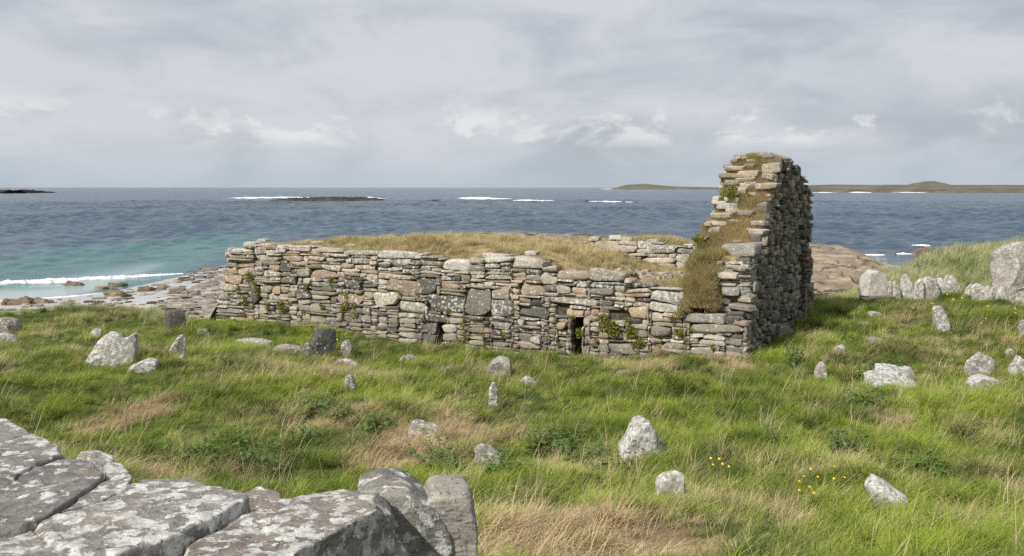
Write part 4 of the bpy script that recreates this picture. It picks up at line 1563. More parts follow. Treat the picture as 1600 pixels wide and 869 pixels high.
def ground_grass():
    r = np.random.default_rng(77)
    bands = [(2.6, 7.5, 95), (7.5, 12, 70), (12, 18, 48), (18, 26, 34), (26, 36, 26)]
    P_ = []
    for d0, d1, dens in bands:
        half = d1 * .56 + 2.5
        n = int((d1 - d0) * 2 * half * dens)
        x = r.uniform(-half, half, n)
        y = r.uniform(d0, d1, n)
        P_.append(np.column_stack([x, y]))
    for fx, fy, fr in FOOT:                    # grass growing up round the foot of every stone
        m_ = int(14 + 26 * fr)
        a = r.uniform(0, 6.283, m_)
        P_.append(np.column_stack([fx + np.cos(a) * fr * r.uniform(.75, 1.3, m_), fy - .10 + np.sin(a) * fr * r.uniform(.55, .9, m_)]))
    p = np.vstack(P_)
    x, y = p.T
    keep = sd_poly(x, y, LAND) > -.15
    # not inside the ruin or the near wall, not on the stones
    rel = p - U0
    u, w = rel @ UA, rel @ WA
    keep &= ~((u > -.25) & (u < LEN - .02) & (w > .03) & (w < WID + .2))
    keep &= ~((x > -4) & (x < -.35) & (y < 4.45) & (y > 2.0)) & ~((y < 4.6) & (x < .0) & (x > -.6)) & (y > 3.2)
    for fx, fy, fr in FOOT:
        keep &= (x - fx) ** 2 + ((y - fy)) ** 2 > (fr * .55) ** 2
    p = p[keep]
    x, y = p.T
    z = H(x, y)
    n = len(p)
    dry = np.clip(dryness(x, y) + r.normal(0, .16, n), 0, 1)
    lum = np.clip(.5 + .6 * fbm2(x, y, .7, 3, 81) + .5 * fbm2(x, y, 2.2, 3, 82) + r.normal(0, .2, n), 0, 1)
    flow = .25 + 2.6 * fbm2(x, y, .33, 3, 83) + r.normal(0, .55, n)
    rot = np.column_stack([r.normal(0, .12, n), r.normal(0, .12, n), flow])
    tall = fbm2(x, y, .55, 3, 84)
    s = (.78 + .75 * tall + r.uniform(-.15, .25, n)).clip(.38, 1.65)
    flat = np.where((dry > .75) & (y < 12), .55, .95)
    s = s * np.interp(y, [4, 9], [.8, 1.0])
    scl = np.column_stack([s, s, s * flat])
    k = r.random(n)
    idx = np.where(k < .45, r.integers(0, NT_, n), np.where(k < .72, NT_ + r.integers(0, NT_, n), 2 * NT_ + r.integers(0, 6, n)))
    tus = (fbm2(x, y, .8, 2, 85) > .12) & (r.random(n) < .16) & (y > 6)
    idx = np.where(tus, 2 * NT_ + 6 + r.integers(0, 6, n), idx)
    scl = np.where(tus[:, None], scl * .25 + r.uniform(.45, .85, n)[:, None], scl)
    lum = np.where(tus, lum * .9, lum)
    stalk = (r.random(n) < .045) & (y > 5.5)        # bleached flowering stems standing above the rest
    idx = np.where(stalk, 2 * NT_ + 12 + r.integers(0, 6, n), idx)
    scl = np.where(stalk[:, None], r.uniform(.6, 1.1, n)[:, None], scl)
    dry = np.where(stalk, 1.0, dry)
    lum = np.where(stalk, .9, lum)
    scatter('grass', np.column_stack([p, z]), rot, scl, idx, dry, lum, T_GRASS, kind='stuff', label='windblown green and straw coloured grass covering the ground')
    print('grass tufts', n)


ground_grass()


def dune_grass():
    r = np.random.default_rng(78)
    n = 5200
    x = r.uniform(9.5, 34, n)
    y = r.uniform(32.0, 52, n)
    z = H(x, y)
    k = (sd_poly(x, y, LAND) > -.4) & (y > 33.2 + .02 * x)
    x, y, z = x[k], y[k], z[k]
    n = len(x)
    dry = np.clip(.42 + .35 * fbm2(x, y, .4, 3, 91) + r.normal(0, .15, n), 0, 1)
    lum = np.clip(.55 + .4 * fbm2(x, y, .8, 2, 92) + r.normal(0, .15, n), 0, 1)
    rot = np.column_stack([r.normal(0, .1, n), r.normal(0, .1, n), .2 + r.normal(0, .4, n)])
    s = r.uniform(.65, 1.1, n) * np.interp(x, [10, 15], [.55, 1.0])
    scatter('dune_grass', np.column_stack([x, y, z]), rot, np.column_stack([s, s, s]), r.integers(0, 8, n), dry, lum, T_DUNE, kind='stuff',
            label='long pale marram-like grass on the dune behind the upright row')
    # pale fringe along the seaward edge of the turf
    n = 1500
    x = r.uniform(-24, -9.8, n)
    y = r.uniform(29.3, 33, n)
    k = np.abs(sd_poly(x, y, LAND) - .3) < .7
    x, y = x[k], y[k]
    n = len(x)
    s = r.uniform(.35, .62, n)
    scatter('edge_grass', np.column_stack([x, y, H(x, y)]), np.column_stack([r.normal(0, .1, n), r.normal(0, .1, n), .2 + r.normal(0, .5, n)]), np.column_stack([s, s, s]),
            r.integers(0, 8, n), np.clip(.35 + r.normal(0, .25, n), 0, 1), r.uniform(.2, .8, n), T_DUNE, kind='stuff', label='longer grass along the edge above the beach')


dune_grass()


def wall_turf():
    r = np.random.default_rng(79)
    PT, RO, SC, DR, LU = [], [], [], [], []

    def add(xyz, s, dry, lum, yaw=None):
        n = len(xyz)
        PT.append(xyz)
        RO.append(np.column_stack([r.normal(0, .15, n), r.normal(0, .15, n), (.3 if yaw is None else yaw) + r.normal(0, .6, n)]))
        SC.append(np.column_stack([s, s, s]))
        DR.append(dry)
        LU.append(lum)
    # on the infill and wall head
    n = 5200
    u = r.uniform(.1, LEN - GTH, n)
    w = r.uniform(.30, BW, n)
    w = np.where(r.random(n) < .4, r.uniform(.32, 2.2, n), w)
    bare = (fbm2(u, w, .7, 3, 95) > np.interp(u, [0, 10.6, 11.4, 12.5, 14.6], [.5, .45, .05, -.08, .15]))
    u, w = u[~bare], w[~bare]
    keep = (w > .42) | (r.random(len(u)) < .12)
    keep &= ~((u < 1.0) & (w < .9))
    u, w = u[keep], w[keep]
    xy = U0 + u[:, None] * UA + w[:, None] * WA
    z = fill_z(u, w) - .02
    n = len(u)
    hump = np.interp(u, [0, 2, 3, 4.8, 5.6, 7.0, 9.5, 10.5, 11.5, 14.6], [.75, .9, .8, .9, 1.15, 1.15, .95, 1.0, .8, .7]) * np.interp(w, [.35, .9], [.6, 1.0]) * (.85 + .75 * fbm2(u, w, .9, 3, 101))
    dry = np.clip(.62 + .4 * fbm2(u, w, .8, 3, 96) + r.normal(0, .15, n), 0, 1)
    add(np.column_stack([xy, z]), hump * r.uniform(.7, 1.15, n), dry, np.clip(.45 + .45 * fbm2(u, w, 1.5, 2, 97) + r.normal(0, .15, n), 0, 1))
    # on the head of the back wall
    n = 900
    u = r.uniform(1, LEN - GTH + .1, n)
    w = r.uniform(BW + .22, WIDB + .1, n)
    xy = U0 + u[:, None] * UA + w[:, None] * WA
    add(np.column_stack([xy, btop(u) - .06]), np.interp(u, [0, 9.5, 10.8, 12.2, 12.8, 15], [.8, .9, 1.15, 1.1, .6, .55]) * r.uniform(.7, 1.1, n), np.clip(.6 + r.normal(0, .2, n), 0, 1), np.clip(.6 + r.normal(0, .2, n), 0, 1))
    # on the broken slope and crown of the gable
    n = 5200
    s = r.uniform(.15, 6.2, n)
    w = r.uniform(.08, GTH - .12, n)
    lim = np.interp(s, [0, 1.3, 1.6, 2.2, 3.0, 3.6, 4.6, 6.2], [.78, .68, .24, .10, .14, .16, .12, .25])
    hi = np.interp(s, [0, 1.2, 2.0, 2.6, 3.2, 4, 6.2], [1.5, 1.5, 1.45, 1.35, 1.25, 1.25, 1.15])
    k = (w > lim) & (w < hi) & (fbm2(s, w, 1.7, 2, 99) < .42)
    s, w = s[k], w[k]
    xy = GORG + s[:, None] * WA - w[:, None] * UA
    z = rake(s, w) + .10 * np.sin(np.pi * (w - .2) / (GTH - .4)) - .08
    n = len(s)
    add(np.column_stack([xy, z]), np.interp(s, [0, 1, 3.4, 3.8, 5, 6.2], [.85, .85, .7, .65, .55, .4]) * r.uniform(.5, 1.25, n), np.clip(.48 + .8 * fbm2(s, w, 1.2, 2, 98) + r.normal(0, .24, n), 0, 1),
        np.clip(.62 + .4 * fbm2(s, w, 2.2, 2, 94) + r.normal(0, .2, n), 0, 1), yaw=-1.2)
    # hanging over the inner side of the broken gable, down to the wall
    n = 900
    s = r.uniform(-.05, 2.4, n)
    w = r.uniform(GTH - .6, GTH + .15, n)
    xy = GORG + s[:, None] * WA - w[:, None] * UA
    z = ginner(s) - .08 - np.clip(w - GTH + .2, 0, 1) * .9
    add(np.column_stack([xy, z]), r.uniform(.7, 1.1, n), np.clip(.55 + r.normal(0, .2, n), 0, 1), np.clip(.6 + r.normal(0, .25, n), 0, 1), yaw=-1.6)
    pts, rot, scl = np.vstack(PT), np.vstack(RO), np.vstack(SC)
    n = len(pts)
    scatter('turf', pts, rot, scl, r.integers(0, 8, n), np.concatenate(DR), np.concatenate(LU), T_BROWN, parent=ROOT, off=ROOTLOC, kind='stuff')


wall_turf()


# ------------------------------------------------------------------ moss cushions on the ruin
def moss(px, py, w, h, seed, gable=None):
    k = None
    if gable is None:
        u, z = wall_pt(px, py)
        d = U0[1] + UA[1] * u
        xy = ruin_xy(u, -.03)
        yaw = math.atan2(UA[1], UA[0])
    else:
        org = GORG - UA * gable
        kx = (px - CX) / FPX
        t = (kx * org[1] - org[0]) / (WA[0] - kx * WA[1])
        xy = org + WA * t
        d = xy[1]
        z = CAMZ - (py - HY) / FPX * d
        yaw = 0.0
    k = d / FPX
    r = np.random.default_rng(seed)
    V, F = [], []
    n = int(8 + w * h * .40)
    for i in range(n):          # many small leafy cushions
        a, rr = r.uniform(0, 6.283), math.sqrt(r.random())
        c = np.array([rr * math.cos(a) * w * k * .5, r.uniform(-.07, .02), rr * math.sin(a) * h * k * .5])
        s = r.uniform(.018, .045)
        for q in range(5):
            n1 = r.normal(size=3)
            n1 /= np.linalg.norm(n1)
            n2 = np.cross(n1, r.normal(size=3))
            n2 /= np.linalg.norm(n2)
            b = len(V)
            o = c + n1 * s
            V += [o - n2 * s * .5, o + n2 * s * .5, o + n1 * s * .9 + np.array([0, -.01, 0])]
            F.append([b, b + 1, b + 2])
    V = np.array(V) @ np.array(Matrix.Rotation(yaw, 3, 'Z')).T
    c = np.array([xy[0], xy[1], z])
    obj('moss_clump', mesh_from('moss_clump', V, F, M_MOSS), ROOT, c - ROOTLOC, kind='stuff')


for i, a in enumerate([(442, 478, 16, 18), (404, 455, 8, 12), (420, 478, 8, 12), (384, 470, 8, 14), (390, 432, 10, 18), (538, 479, 10, 5), (505, 478, 6, 5), (958, 512, 26, 22), (944, 500, 16, 18),
                       (988, 518, 18, 20), (1000, 533, 14, 12), (1062, 519, 13, 10), (1052, 497, 8, 8), (906, 520, 8, 14)]):
    moss(*a, seed=300 + i)
rm = np.random.default_rng(66)
for k in range(34):
    pxm = rm.uniform(370, 1130)
    moss(pxm, rm.uniform(np.interp(pxm, [370, 1130], [420, 500]), np.interp(pxm, [370, 700, 1130], [490, 540, 550])), rm.uniform(3, 8), rm.uniform(3, 8), 700 + k)
moss(1163, 434, 20, 22, 330, .35)
moss(1142, 300, 20, 20, 331, .95)
moss(1148, 484, 34, 20, 332, .5)
moss(1178, 480, 18, 16, 333, .2)
moss(1090, 372, 18, 12, 334, 1.4)
moss(1254, 325, 8, 16, 335, -.04)

# ------------------------------------------------------------------ wooden post at the gable
pb = np.append(GORG + WA * 6.25 + UA * .18, 0)
pb[2] = float(H([pb[0]], [pb[1]])[0])
o = np.array([(-.035, -.3), (.035, -.3), (.03, .95), (-.025, .97)])
V, F = ring_prism(o, .06, .012, 32, 3, 2, .006, 8, 5)
V = np.column_stack([V[:, 0], -V[:, 2], V[:, 1]])
obj('wooden_post', mesh_from('wooden_post', V, F, M_WOOD, 50), None, tuple(pb), 'thin weathered wooden post against the shaded gable face', 'post')


# ------------------------------------------------------------------ broad-leaved weeds
def weed_mesh(seed, leaves, rad, hgt, lsize):
    r = np.random.default_rng(seed)
    LV, LF, SV, SF = [], [], [], []
    nst = max(3, leaves // 9)
    for s in range(nst):
        a, q = r.uniform(0, 6.28), rad * math.sqrt(r.random())
        b = np.array([q * math.cos(a), q * math.sin(a), 0])
        hh = hgt * r.uniform(.6, 1.1)
        tip = b + np.array([r.normal(0, .25) * hh, r.normal(0, .25) * hh, hh])
        k = len(SV)
        e = np.array([.004, 0, 0])
        g = np.array([0, .004, 0])
        SV += [b - e, b + e, b + g, tip - e * .5, tip + e * .5, tip + g * .5]
        SF += [[k, k + 1, k + 4, k + 3], [k + 1, k + 2, k + 5, k + 4], [k + 2, k, k + 3, k + 5]]
        for j in range(9):
            f = (j + 1) / 9
            c = b + (tip - b) * f
            az = j * 1.6 + r.uniform(-.4, .4)
            el = r.uniform(-.4, .5)
            L_ = lsize * r.uniform(.7, 1.2) * (1.15 - .55 * f)
            d = np.array([math.cos(az) * math.cos(el), math.sin(az) * math.cos(el), math.sin(el)])
            sd = np.array([-math.sin(az), math.cos(az), r.uniform(-.3, .3)]) * L_ * .30
            up = np.array([0, 0, -.18 * L_])
            k = len(LV)
            LV += [c, c + d * L_ * .35 + sd, c + d * L_ * .35 - sd, c + d * L_ * .75 + sd * .7 + up * .5, c + d * L_ * .75 - sd * .7 + up * .5, c + d * L_ + up, c + d * L_ * .4 - up * .3]
            LF += [[k, k + 1, k + 6], [k, k + 6, k + 2], [k + 1, k + 3, k + 6], [k + 2, k + 6, k + 4], [k + 3, k + 5, k + 6], [k + 4, k + 6, k + 5]]
    return (mesh_from('foliage', np.array(LV), LF, M_LEAF), mesh_from('stems', np.array(SV), SF, M_STEM))


WV = [weed_mesh(400 + i, 90 + 20 * (i % 3), .22, .26, .085) for i in range(4)]
WEEDS = [(318, 722, 1.0, 'bushy dark nettle clump just behind the near wall slabs'), (350, 700, .7, 'small nettle clump behind the bushy one by the near wall'),
         (425, 735, 1.0, 'dark leafy weed clump above the near wall\'s middle'), (470, 690, .8, 'leafy weeds in straw left of the dead grass patch'),
         (492, 648, 1.0, 'yellow-tinged weed clump below the narrow mottled stone'), (530, 655, .7, 'small weed clump right of the yellow-tinged weeds'),
         (595, 675, .8, 'weeds at the upper left of the dead grass patch'), (560, 700, .7, 'weeds at the lower left of the dead grass patch'),
         (680, 722, .9, 'bright leafy weed clump below the slab in dead grass'), (790, 745, .9, 'weeds around the flat-topped grey stone'),
         (862, 712, 1.0, 'leafy weed clump left of the pyramid-shaped stone'), (920, 722, 1.1, 'large dark weed clump right below the pyramid-shaped stone\'s left side'),
         (950, 740, .8, 'dark weeds at the lower end of the large weed clump'), (1332, 715, 1.0, 'upright dark green dock plant in open grass at right'),
         (1432, 745, .9, 'spreading dark weed above the foreground leaning stone'), (1210, 695, .6, 'small solitary weed in bright grass right of centre'),
         (1350, 632, .8, 'yellowish weed clump below the wide flat slab'), (1250, 572, .8, 'weeds between gable corner and small square-shouldered stone'),
         (1345, 590, .8, 'weeds left of the wide flat slab'), (1400, 575, .6, 'weeds behind the wide flat slab'), (1275, 770, .6, 'low weed under the orange-yellow flowers'),
         (700, 745, .7, 'weeds just right of the near wall\'s end stone')]
for i, (px, py, s, lab) in enumerate(WEEDS):
    g = G(px, py)
    s = s * np.interp(g[1], [6, 12, 25], [1.1, 1.5, 2.0])
    w = empty('weed_clump', tuple(g + np.array([0, 0, .02])), label=lab, cat='plant', group='broad-leaved weeds in the grass')
    w.rotation_euler = (0, 0, i * 1.3)
    w.scale = (s, s, s)
    fm, sm = WV[i % 4]
    obj('foliage', fm, w, kind='stuff')
    obj('stems', sm, w, kind='stuff')

# yellow flowers
r = np.random.default_rng(9)
hv, hf = [(0, 0, .012)], []
for k in range(12):
    a = k / 12 * 6.283
    rr = 1.0 if k % 2 == 0 else .62
    hv.append((rr * .028 * math.cos(a), rr * .028 * math.sin(a), .004 if k % 2 else 0))
for k in range(12):
    hf.append([0, 1 + k, 1 + (k + 1) % 12])
HEAD = mesh_from('flower_head', np.array(hv), hf, M_YELLOW)
V, F = prism([-.003, .003], [-.05, -.05], [.30, .30], -.003, .003, np.zeros(2), np.array([1, 0]), np.array([0, 1]))
FSTEM = mesh_from('stem', V, F, M_STEM)
FL = {'small yellow flower in the cluster left of the foreground leaning stone': [(1267, 737), (1256, 748), (1249, 756), (1265, 765), (1278, 749), (1303, 752), (1320, 750), (1304, 733), (1249, 770), (1272, 774)],
      'small yellow flower in the group above the round-topped white stone': [(1114, 730), (1129, 729), (1139, 733), (1111, 720), (1124, 721)],
      'tiny yellow flower on the slope below the upright row': [(1457, 476), (1427, 483), (1503, 467), (1540, 500), (1533, 507), (1587, 491), (1490, 470), (1480, 462), (1543, 480), (1586, 484)],
      'yellow flower beside the dark square slab': [(524, 530), (527, 533)]}
for lab, lst in FL.items():
    for px, py in lst:
        g = G(px, py + 30 * min(1.0, (py - 293) / 420))
        f = empty('yellow_flower', tuple(g), label=lab, cat='flower', group=lab.replace('small ', '').replace('tiny ', '') + 's')
        s = float(np.interp(g[1], [8, 30], [.62, 1.05]))
        hs = (34 * min(1.0, (py - 293) / 420) * g[1] / FPX) / .30
        obj('stem', FSTEM, f).scale = (1, 1, hs)
        h = obj('flower_head', HEAD, f, (0, 0, .30 * hs))
        h.rotation_euler = (r.uniform(.3, .9), r.uniform(-.4, .4), 0)
        h.scale = (s, s, s)


# ------------------------------------------------------------------ beach rocks
def beach_hit(px, py):
    return ray_hit(B, px, py, 34, 150)


RUST, TANR, SEAW = (.235, .180, .130), (.29, .240, .185), (.070, .062, .05)


def beach_rock(px, py, w, h, tint, seed, label, group=None, flat=1.0):
    g = beach_hit(px, py)
    k = g[1] / FPX
    V = stone_verts((w * k, w * k * .8, h * k * 1.25), seed, BOX10, 4.5, 14, .30, .3)
    me = mesh_from('beach_rock', V, BOX10[1], M_STONE, 45, {'tint': ('FLOAT_COLOR', np.array(tint)), 'lichen': ('FLOAT', np.full(len(V), .12))})
    return obj('beach_rock', me, None, (g[0], g[1], g[2] + h * k * .08), label, 'rock', group)


for i, a in enumerate([(28, 476, 42, 13, RUST, 'rust-coloured rock on the sand at the beach\'s left end'), (52, 472, 30, 8, SEAW, 'dark weedy rock right behind the leftmost rust-coloured rock'),
                       (68, 474, 26, 9, TANR, 'tan rock at the right of the leftmost beach rocks'), (118, 452, 32, 13, RUST, 'humped rust-coloured rock by the second line of surf'),
                       (102, 451, 20, 8, SEAW, 'dark rock touching the humped rock\'s left side'), (134, 450, 16, 5, SEAW, 'low dark rock right of the humped rock'),
                       (163, 453, 26, 9, TANR, 'tan rock in the wash right of the humped rock'), (184, 449, 26, 9, RUST, 'rounded rust rock next to the tan rock in the wash'),
                       (178, 462, 28, 9, (.34, .28, .17), 'ochre boulder on sand below the tan rock'), (228, 455, 26, 9, RUST, 'rust boulder midway along the stony beach'),
                       (198, 464, 14, 6, SEAW, 'dark stone right of the ochre boulder'), (155, 476, 22, 5, SEAW, 'low dark weed-covered stone on bare sand'), (255, 452, 18, 7, TANR, 'tan boulder right of the midway rust boulder'),
                       (345, 410, 8, 3, SEAW, 'small dark rock awash off the ruin\'s left end'), (275, 458, 24, 7, RUST, 'flat rust stone in the stony part of the beach'),
                       (300, 462, 24, 8, (.34, .32, .29), 'grey boulder near the ruin\'s end on the beach'), (1440, 402, 30, 17, (.26, .19, .14), 'brown rock standing in water left of the dune'),
                       (1402, 398, 34, 6, (.17, .13, .10), 'low brown reef in the shallows off the rock shelf'), (1372, 398, 26, 5, (.15, .12, .10), 'dark ledge awash beyond the rock shelf'), (1314, 396, 14, 6, SEAW, 'small dark hump of rock just off the shelf\'s sea edge'),
                       (1340, 398, 12, 6, (.36, .18, .12), 'reddish stone at the seaward edge of the rock shelf')]):
    beach_rock(a[0], a[1], a[2], a[3], a[4], 500 + i, a[5])

r = np.random.default_rng(12)
loose = []
while len(loose) < 3400:
    q = r.random()
    if q < .12:
        x, y = r.uniform(12, 23), r.uniform(43, 57)
        f = 1.0
    elif q < .66:
        x, y = r.uniform(-27, -7), r.uniform(33, 82)
        f = smooth(-29, -17, x + .05 * (y - 45))
    else:
        x, y = r.uniform(-12, 34), r.uniform(42, 142)
        f = .8
    sd = float(sd_poly([x], [y], SHORE)[0])
    if sd < -1.5 or float(sd_poly([x], [y], LAND)[0]) > -1.0 or r.random() > f:
        continue
    cl = float(fbm2([x], [y], .45, 2, 55)[0]) + (q < .12)
    if cl < -.02 and x < -6 and r.random() < .85:
        continue
    s = float(np.clip(r.lognormal(math.log(.21), .5), .08, .8)) * (1.0 + max(0, y - 60) * .012)
    t = stone_tint(r, [(.30, .255, .205), (.33, .30, .27), (.30, .25, .20), SEAW, SEAW, (.42, .39, .35), (.12, .105, .09), (.27, .25, .23)])
    V = stone_verts((s * 1.5, s, s * r.uniform(.22, .5)), int(r.integers(1 << 30)), BOX3, 4.0, 4, .09, .18)
    a = r.normal(0, .5)
    V = V @ np.array([[math.cos(a), math.sin(a), 0], [-math.sin(a), math.cos(a), 0], [0, 0, 1]])
    loose.append([s * s / y ** 2 * (x < -6.5), np.array([x, y, 0]), V, t, s])
zz = B([l[1][0] for l in loose], [l[1][1] for l in loose])
for l, z in zip(loose, zz):
    l[1][2] = z + l[4] * .05 + (.35 if 12 < l[1][0] < 24 and 46 < l[1][1] < 60 else 0)
loose.sort(key=lambda l: -l[0])
for l in loose[:180]:
    me = mesh_from('beach_stone', l[2], BOX3[1], M_STONE, 45, {'tint': ('FLOAT_COLOR', l[3]), 'lichen': ('FLOAT', np.full(len(l[2]), .1))})
    obj('beach_stone', me, None, tuple(l[1]), 'one of many small stones strewn over the beach left of the ruin', 'stone', 'small stones strewn over the beach')
V, F = join([(l[2] + l[1], BOX3[1]) for l in loose[180:]])
obj('shingle', mesh_from('shingle', V, F, M_STONE, 45, {'tint': ('FLOAT_COLOR', np.vstack([np.tile(l[3], (len(l[2]), 1)) for l in loose[180:]])), 'lichen': ('FLOAT', np.full(len(V), .1))}),
    kind='stuff', label='scattered shingle over the foreshore')


# rock shelf seen right of the gable
def rock_shelf():
    poly = [(13.5, 50), (17, 47.5), (21, 52), (24.5, 60), (27.5, 68), (31, 80), (34.8, 95), (31, 102), (24, 106), (17, 100), (14, 80), (12, 62)]
    xs, ys = np.linspace(11, 36, 110), np.linspace(46, 108, 190)
    X, Y = np.meshgrid(xs, ys, indexing='ij')
    sd = sd_poly(X, Y, poly) + .8 * fbm2(X, Y, .3, 3, 57)
    m = smooth(-.8, 4.0, sd)
    led = fbm2(X * .5 + Y * .25, Y, .22, 3, 58)
    step = np.floor(led * 7) / 7 * .8 + led * .25
    Z = B(X, Y) - .6 + m * (1.05 + step * .8 + .22 * fbm2(X, Y, .9, 4, 59)) + .35 * smooth(60, 90, Y.ravel()) * m
    weed = np.clip(smooth(60, 50, Y.ravel()) * .75 + smooth(1.6, .2, sd) * .25, 0, 1)
    obj('rock_shelf', mesh_from('rock_shelf', np.column_stack([X.ravel(), Y.ravel(), Z]), grid_faces(len(xs), len(ys)), M_SHELF, 180, {'weed': ('FLOAT', weed)}), None, None,
        'smooth tan bedrock shelf sloping into the sea right of the gable', 'rock')


rock_shelf()


# ------------------------------------------------------------------ surf
def foam_strip(name, line, widths, heights, label, seed=0, n=160, sea=SEA_Z):
    """a low crest of broken water along a line in plan"""
    L_ = np.array(line, float)
    s = np.concatenate([[0], np.cumsum(np.hypot(*np.diff(L_, axis=0).T))])
    t = np.linspace(0, s[-1], n)
    x, y = np.interp(t, s, L_[:, 0]), np.interp(t, s, L_[:, 1])
    tx, ty = np.gradient(x), np.gradient(y)
    ln = np.hypot(tx, ty)
    nx, ny = -ty / ln, tx / ln
    w = np.interp(np.linspace(0, 1, n), np.linspace(0, 1, len(widths)), widths)
    h = np.interp(np.linspace(0, 1, n), np.linspace(0, 1, len(heights)), heights)
    sc = 6.0 / max(w.max(), .1)
    n1 = fbm2(t * sc, t * 0 + seed, .35, 4, seed + 1)
    n2 = fbm2(t * sc, t * 0 + seed + 9, .35, 4, seed + 2)
    prof = [(-1.0, -.25), (-.75, .35), (-.45, .9), (-.2, 1.0), (.1, .6), (.5, .25), (1.0, -.25)]
    V = []
    for a, b in prof:
        ww = w * (1 + .55 * (n1 if a < 0 else n2))
        V.append(np.column_stack([x + nx * a * ww, y + ny * a * ww, sea + .02 + b * h * (1 + .5 * n2) + .04 * fbm2(t * sc * 3, t * 0 + a * 5, 1, 2, seed + 3) * (b > 0)]))
    V = np.array(V)
    m = len(prof)
    F = [[(k + 1) * n + i, (k + 1) * n + i + 1, k * n + i + 1, k * n + i] for k in range(m - 1) for i in range(n - 1)]
    obj(name, mesh_from(name, V.reshape(-1, 3), F, M_FOAM, 180), kind='stuff', label=label)


def sea_pt(px, py):
    d = (CAMZ - SEA_Z) * FPX / (py - HY)
    return ((px - CX) / FPX * d, d)


foam_strip('breaking_wave', [sea_pt(-60, 451), sea_pt(0, 445), sea_pt(80, 440.5), sea_pt(160, 436), sea_pt(230, 431.5), sea_pt(285, 428)], [.95, .85, .75, .6, .4, .15], [.22, .25, .22, .18, .12, .05], 'white breaking wave running along the beach', 1)
foam_strip('wash_line', [sea_pt(-60, 476), sea_pt(0, 471), sea_pt(60, 467.5), sea_pt(120, 463), sea_pt(155, 459.5)], [.5, .45, .4, .3, .1], [.05, .05, .05, .04, .03], 'thin line of foam at the water\'s edge', 2)
foam_strip('skerry_surf', [sea_pt(352, 310.5), sea_pt(380, 310.0), sea_pt(420, 309.8), sea_pt(480, 309.0), sea_pt(520, 309.0)], [9, 10, 10, 6, 3], [.3, .8, .7, .4, .3], 'white surf breaking along the dark skerry', 3)
foam_strip('skerry_surf', [sea_pt(560, 310.4), sea_pt(580, 310.6), sea_pt(596, 311.5)], [6, 8, 6], [.5, 1.1, .4], 'white surf at the right end of the dark skerry', 4)
foam_strip('offshore_breaker', [sea_pt(724, 309.6), sea_pt(745, 310), sea_pt(775, 311.4), sea_pt(808, 311.4)], [5, 10, 14, 6], [.3, .7, 1.0, .3], 'long white breaker out at sea right of the skerry', 5)
foam_strip('offshore_breaker', [sea_pt(812, 313.6), sea_pt(835, 314), sea_pt(866, 314)], [5, 9, 4], [.3, .6, .3], 'second white breaker right of the long one', 6)
foam_strip('offshore_breaker', [sea_pt(915, 315.6), sea_pt(950, 316.2), sea_pt(992, 317)], [2, 4, 2], [.35, .6, .3], 'faint white breaker right of the other two', 7)
foam_strip('island_surf', [sea_pt(930, 295.8), sea_pt(960, 295.6), sea_pt(985, 295.6)], [40, 60, 40], [.8, 1.4, .8], 'thin surf off the point of the far green island', 8)
foam_strip('islet_surf', [sea_pt(60, 301.0), sea_pt(76, 301.2)], [14, 8], [.9, .5], 'bit of surf at the dark islet\'s tip', 9)
foam_strip('cove_surf', [sea_pt(1398, 398.5), sea_pt(1412, 397.5), sea_pt(1428, 398.5)], [.4, .6, .3], [.10, .15, .06], 'small white wave between rocks off the shelf', 10)
foam_strip('cove_surf', [sea_pt(1352, 398.5), sea_pt(1368, 399), sea_pt(1382, 399)], [.2, .3, .2], [.06, .1, .04], 'bit of foam among the ledges off the shelf', 12)
foam_strip('shelf_wave', [sea_pt(1425, 384), sea_pt(1438, 384.4), sea_pt(1452, 384)], [.2, .4, .2], [.08, .14, .05], 'small white crest beyond the rock shelf', 11)
for i, (a, b) in enumerate([(1268, 1310), (1325, 1365), (1395, 1452), (1500, 1540), (1555, 1570), (1578, 1600)]):
    foam_strip('coast_surf', [sea_pt(a, 301.0), sea_pt((a + b) / 2, 301.2), sea_pt(b, 301.4)], [2, 10, 2], [.1, .8 + .5 * (i % 2), .1], 'line of surf along the low far coast', 20 + i, 60)


# ------------------------------------------------------------------ skerry, islet, far islands
def ridge(name, line, depth, prof, mat, seed, rough, kind=None, label=None, cat=None, base=SEA_Z - .6):
    """a long low island: line in plan (front shore), its depth, and heights along it"""
    L_ = np.array(line, float)
    n, m = 160, 18
    t = np.linspace(0, 1, n)
    s = np.linspace(0, 1, len(L_))
    x, y = np.interp(t, s, L_[:, 0]), np.interp(t, s, L_[:, 1])
    h = np.interp(t, [p[0] for p in prof], [p[1] for p in prof])
    V = []
    for k in range(m):
        f = k / (m - 1)
        c = math.sin(math.pi * min(1, f * 1.0)) ** .45
        xx, yy = x, y + f * depth
        z = base + (h + .6) * c * (1 + rough * fbm2(xx, yy, 12.0 / depth, 4, seed)) + 0
        V.append(np.column_stack([xx, yy + depth * .035 * fbm2(xx, yy, 4 / depth, 3, seed + 1), z]))
    V = np.array(V).reshape(-1, 3)
    F = [[k * n + i, k * n + i + 1, (k + 1) * n + i + 1, (k + 1) * n + i] for k in range(m - 1) for i in range(n - 1)]
    obj(name, mesh_from(name, V, F, mat, 30), kind=kind, label=label, cat=cat)


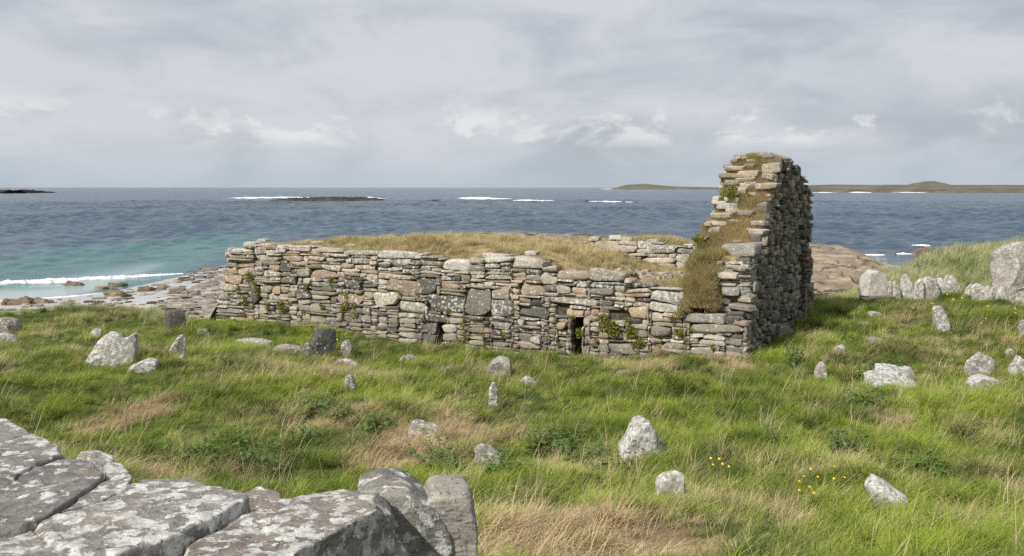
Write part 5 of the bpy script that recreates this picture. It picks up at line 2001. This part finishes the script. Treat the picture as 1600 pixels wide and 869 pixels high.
ridge('skerry', [sea_pt(412, 314), sea_pt(500, 315), sea_pt(594, 314)], 30, [(0, .0), (.06, .6), (.2, 1.2), (.5, 1.7), (.75, 1.6), (.93, 1.0), (1, 0)], M_SKERRY, 3, .5, None, 'long low dark skerry out in the bay', 'skerry')
ridge('reef', [sea_pt(668, 314.6), sea_pt(690, 315)], 8, [(0, .0), (.5, .6), (1, 0)], M_SKERRY, 4, .5, None, 'tiny dark reef just right of the long skerry', 'reef')
ridge('reef', [sea_pt(912, 316), sea_pt(922, 316)], 6, [(0, .0), (.5, .9), (1, 0)], M_SKERRY, 5, .5, None, 'tiny dark reef near the faint breaker', 'reef')
ridge('islet', [sea_pt(-70, 303), sea_pt(0, 302.6), sea_pt(62, 301.6)], 60, [(0, 4), (.4, 3.8), (.7, 3.6), (.9, 1.7), (1, 0)], M_SKERRY, 6, .3, None, 'dark low islet at the left edge of the horizon', 'islet')
ridge('far_island', [sea_pt(975, 296.2), sea_pt(1060, 296.2), sea_pt(1200, 296.6)], 500, [(0, 0), (.05, 8), (.12, 16), (.28, 19), (.45, 13), (.6, 9), (1, 6)], M_FAR, 7, .06, 'structure', 'low green island on the horizon behind the gable')
ridge('far_coast', [sea_pt(1262, 299.6), sea_pt(1340, 299.8), sea_pt(1500, 300.6), sea_pt(1800, 301.2)], 420, [(0, 0), (.02, 6), (.06, 9.5), (.2, 10), (.4, 11.5), (.55, 10.5), (.7, 10.5), (1, 10)], M_FAR, 8, .05, 'structure', 'long low coast on the horizon at right')
ridge('far_coast_rocks', [sea_pt(1245, 300.6), sea_pt(1340, 300.8), sea_pt(1500, 301.4), sea_pt(1800, 301.8)], 60, [(0, 0), (.03, 4.2), (.3, 4.2), (.6, 4.6), (1, 4.4)], M_FARROCK, 9, .3, 'structure', 'dark rocky shore of the far coast')
ridge('far_hill', [sea_pt(1466, 297.6), sea_pt(1490, 297.6), sea_pt(1514, 297.6)], 260, [(0, 9), (.25, 18), (.5, 21.5), (.75, 17), (1, 9)], M_FAR, 10, .04, 'structure', 'small rounded hill on the far coast')
print('stones', len(STONES))
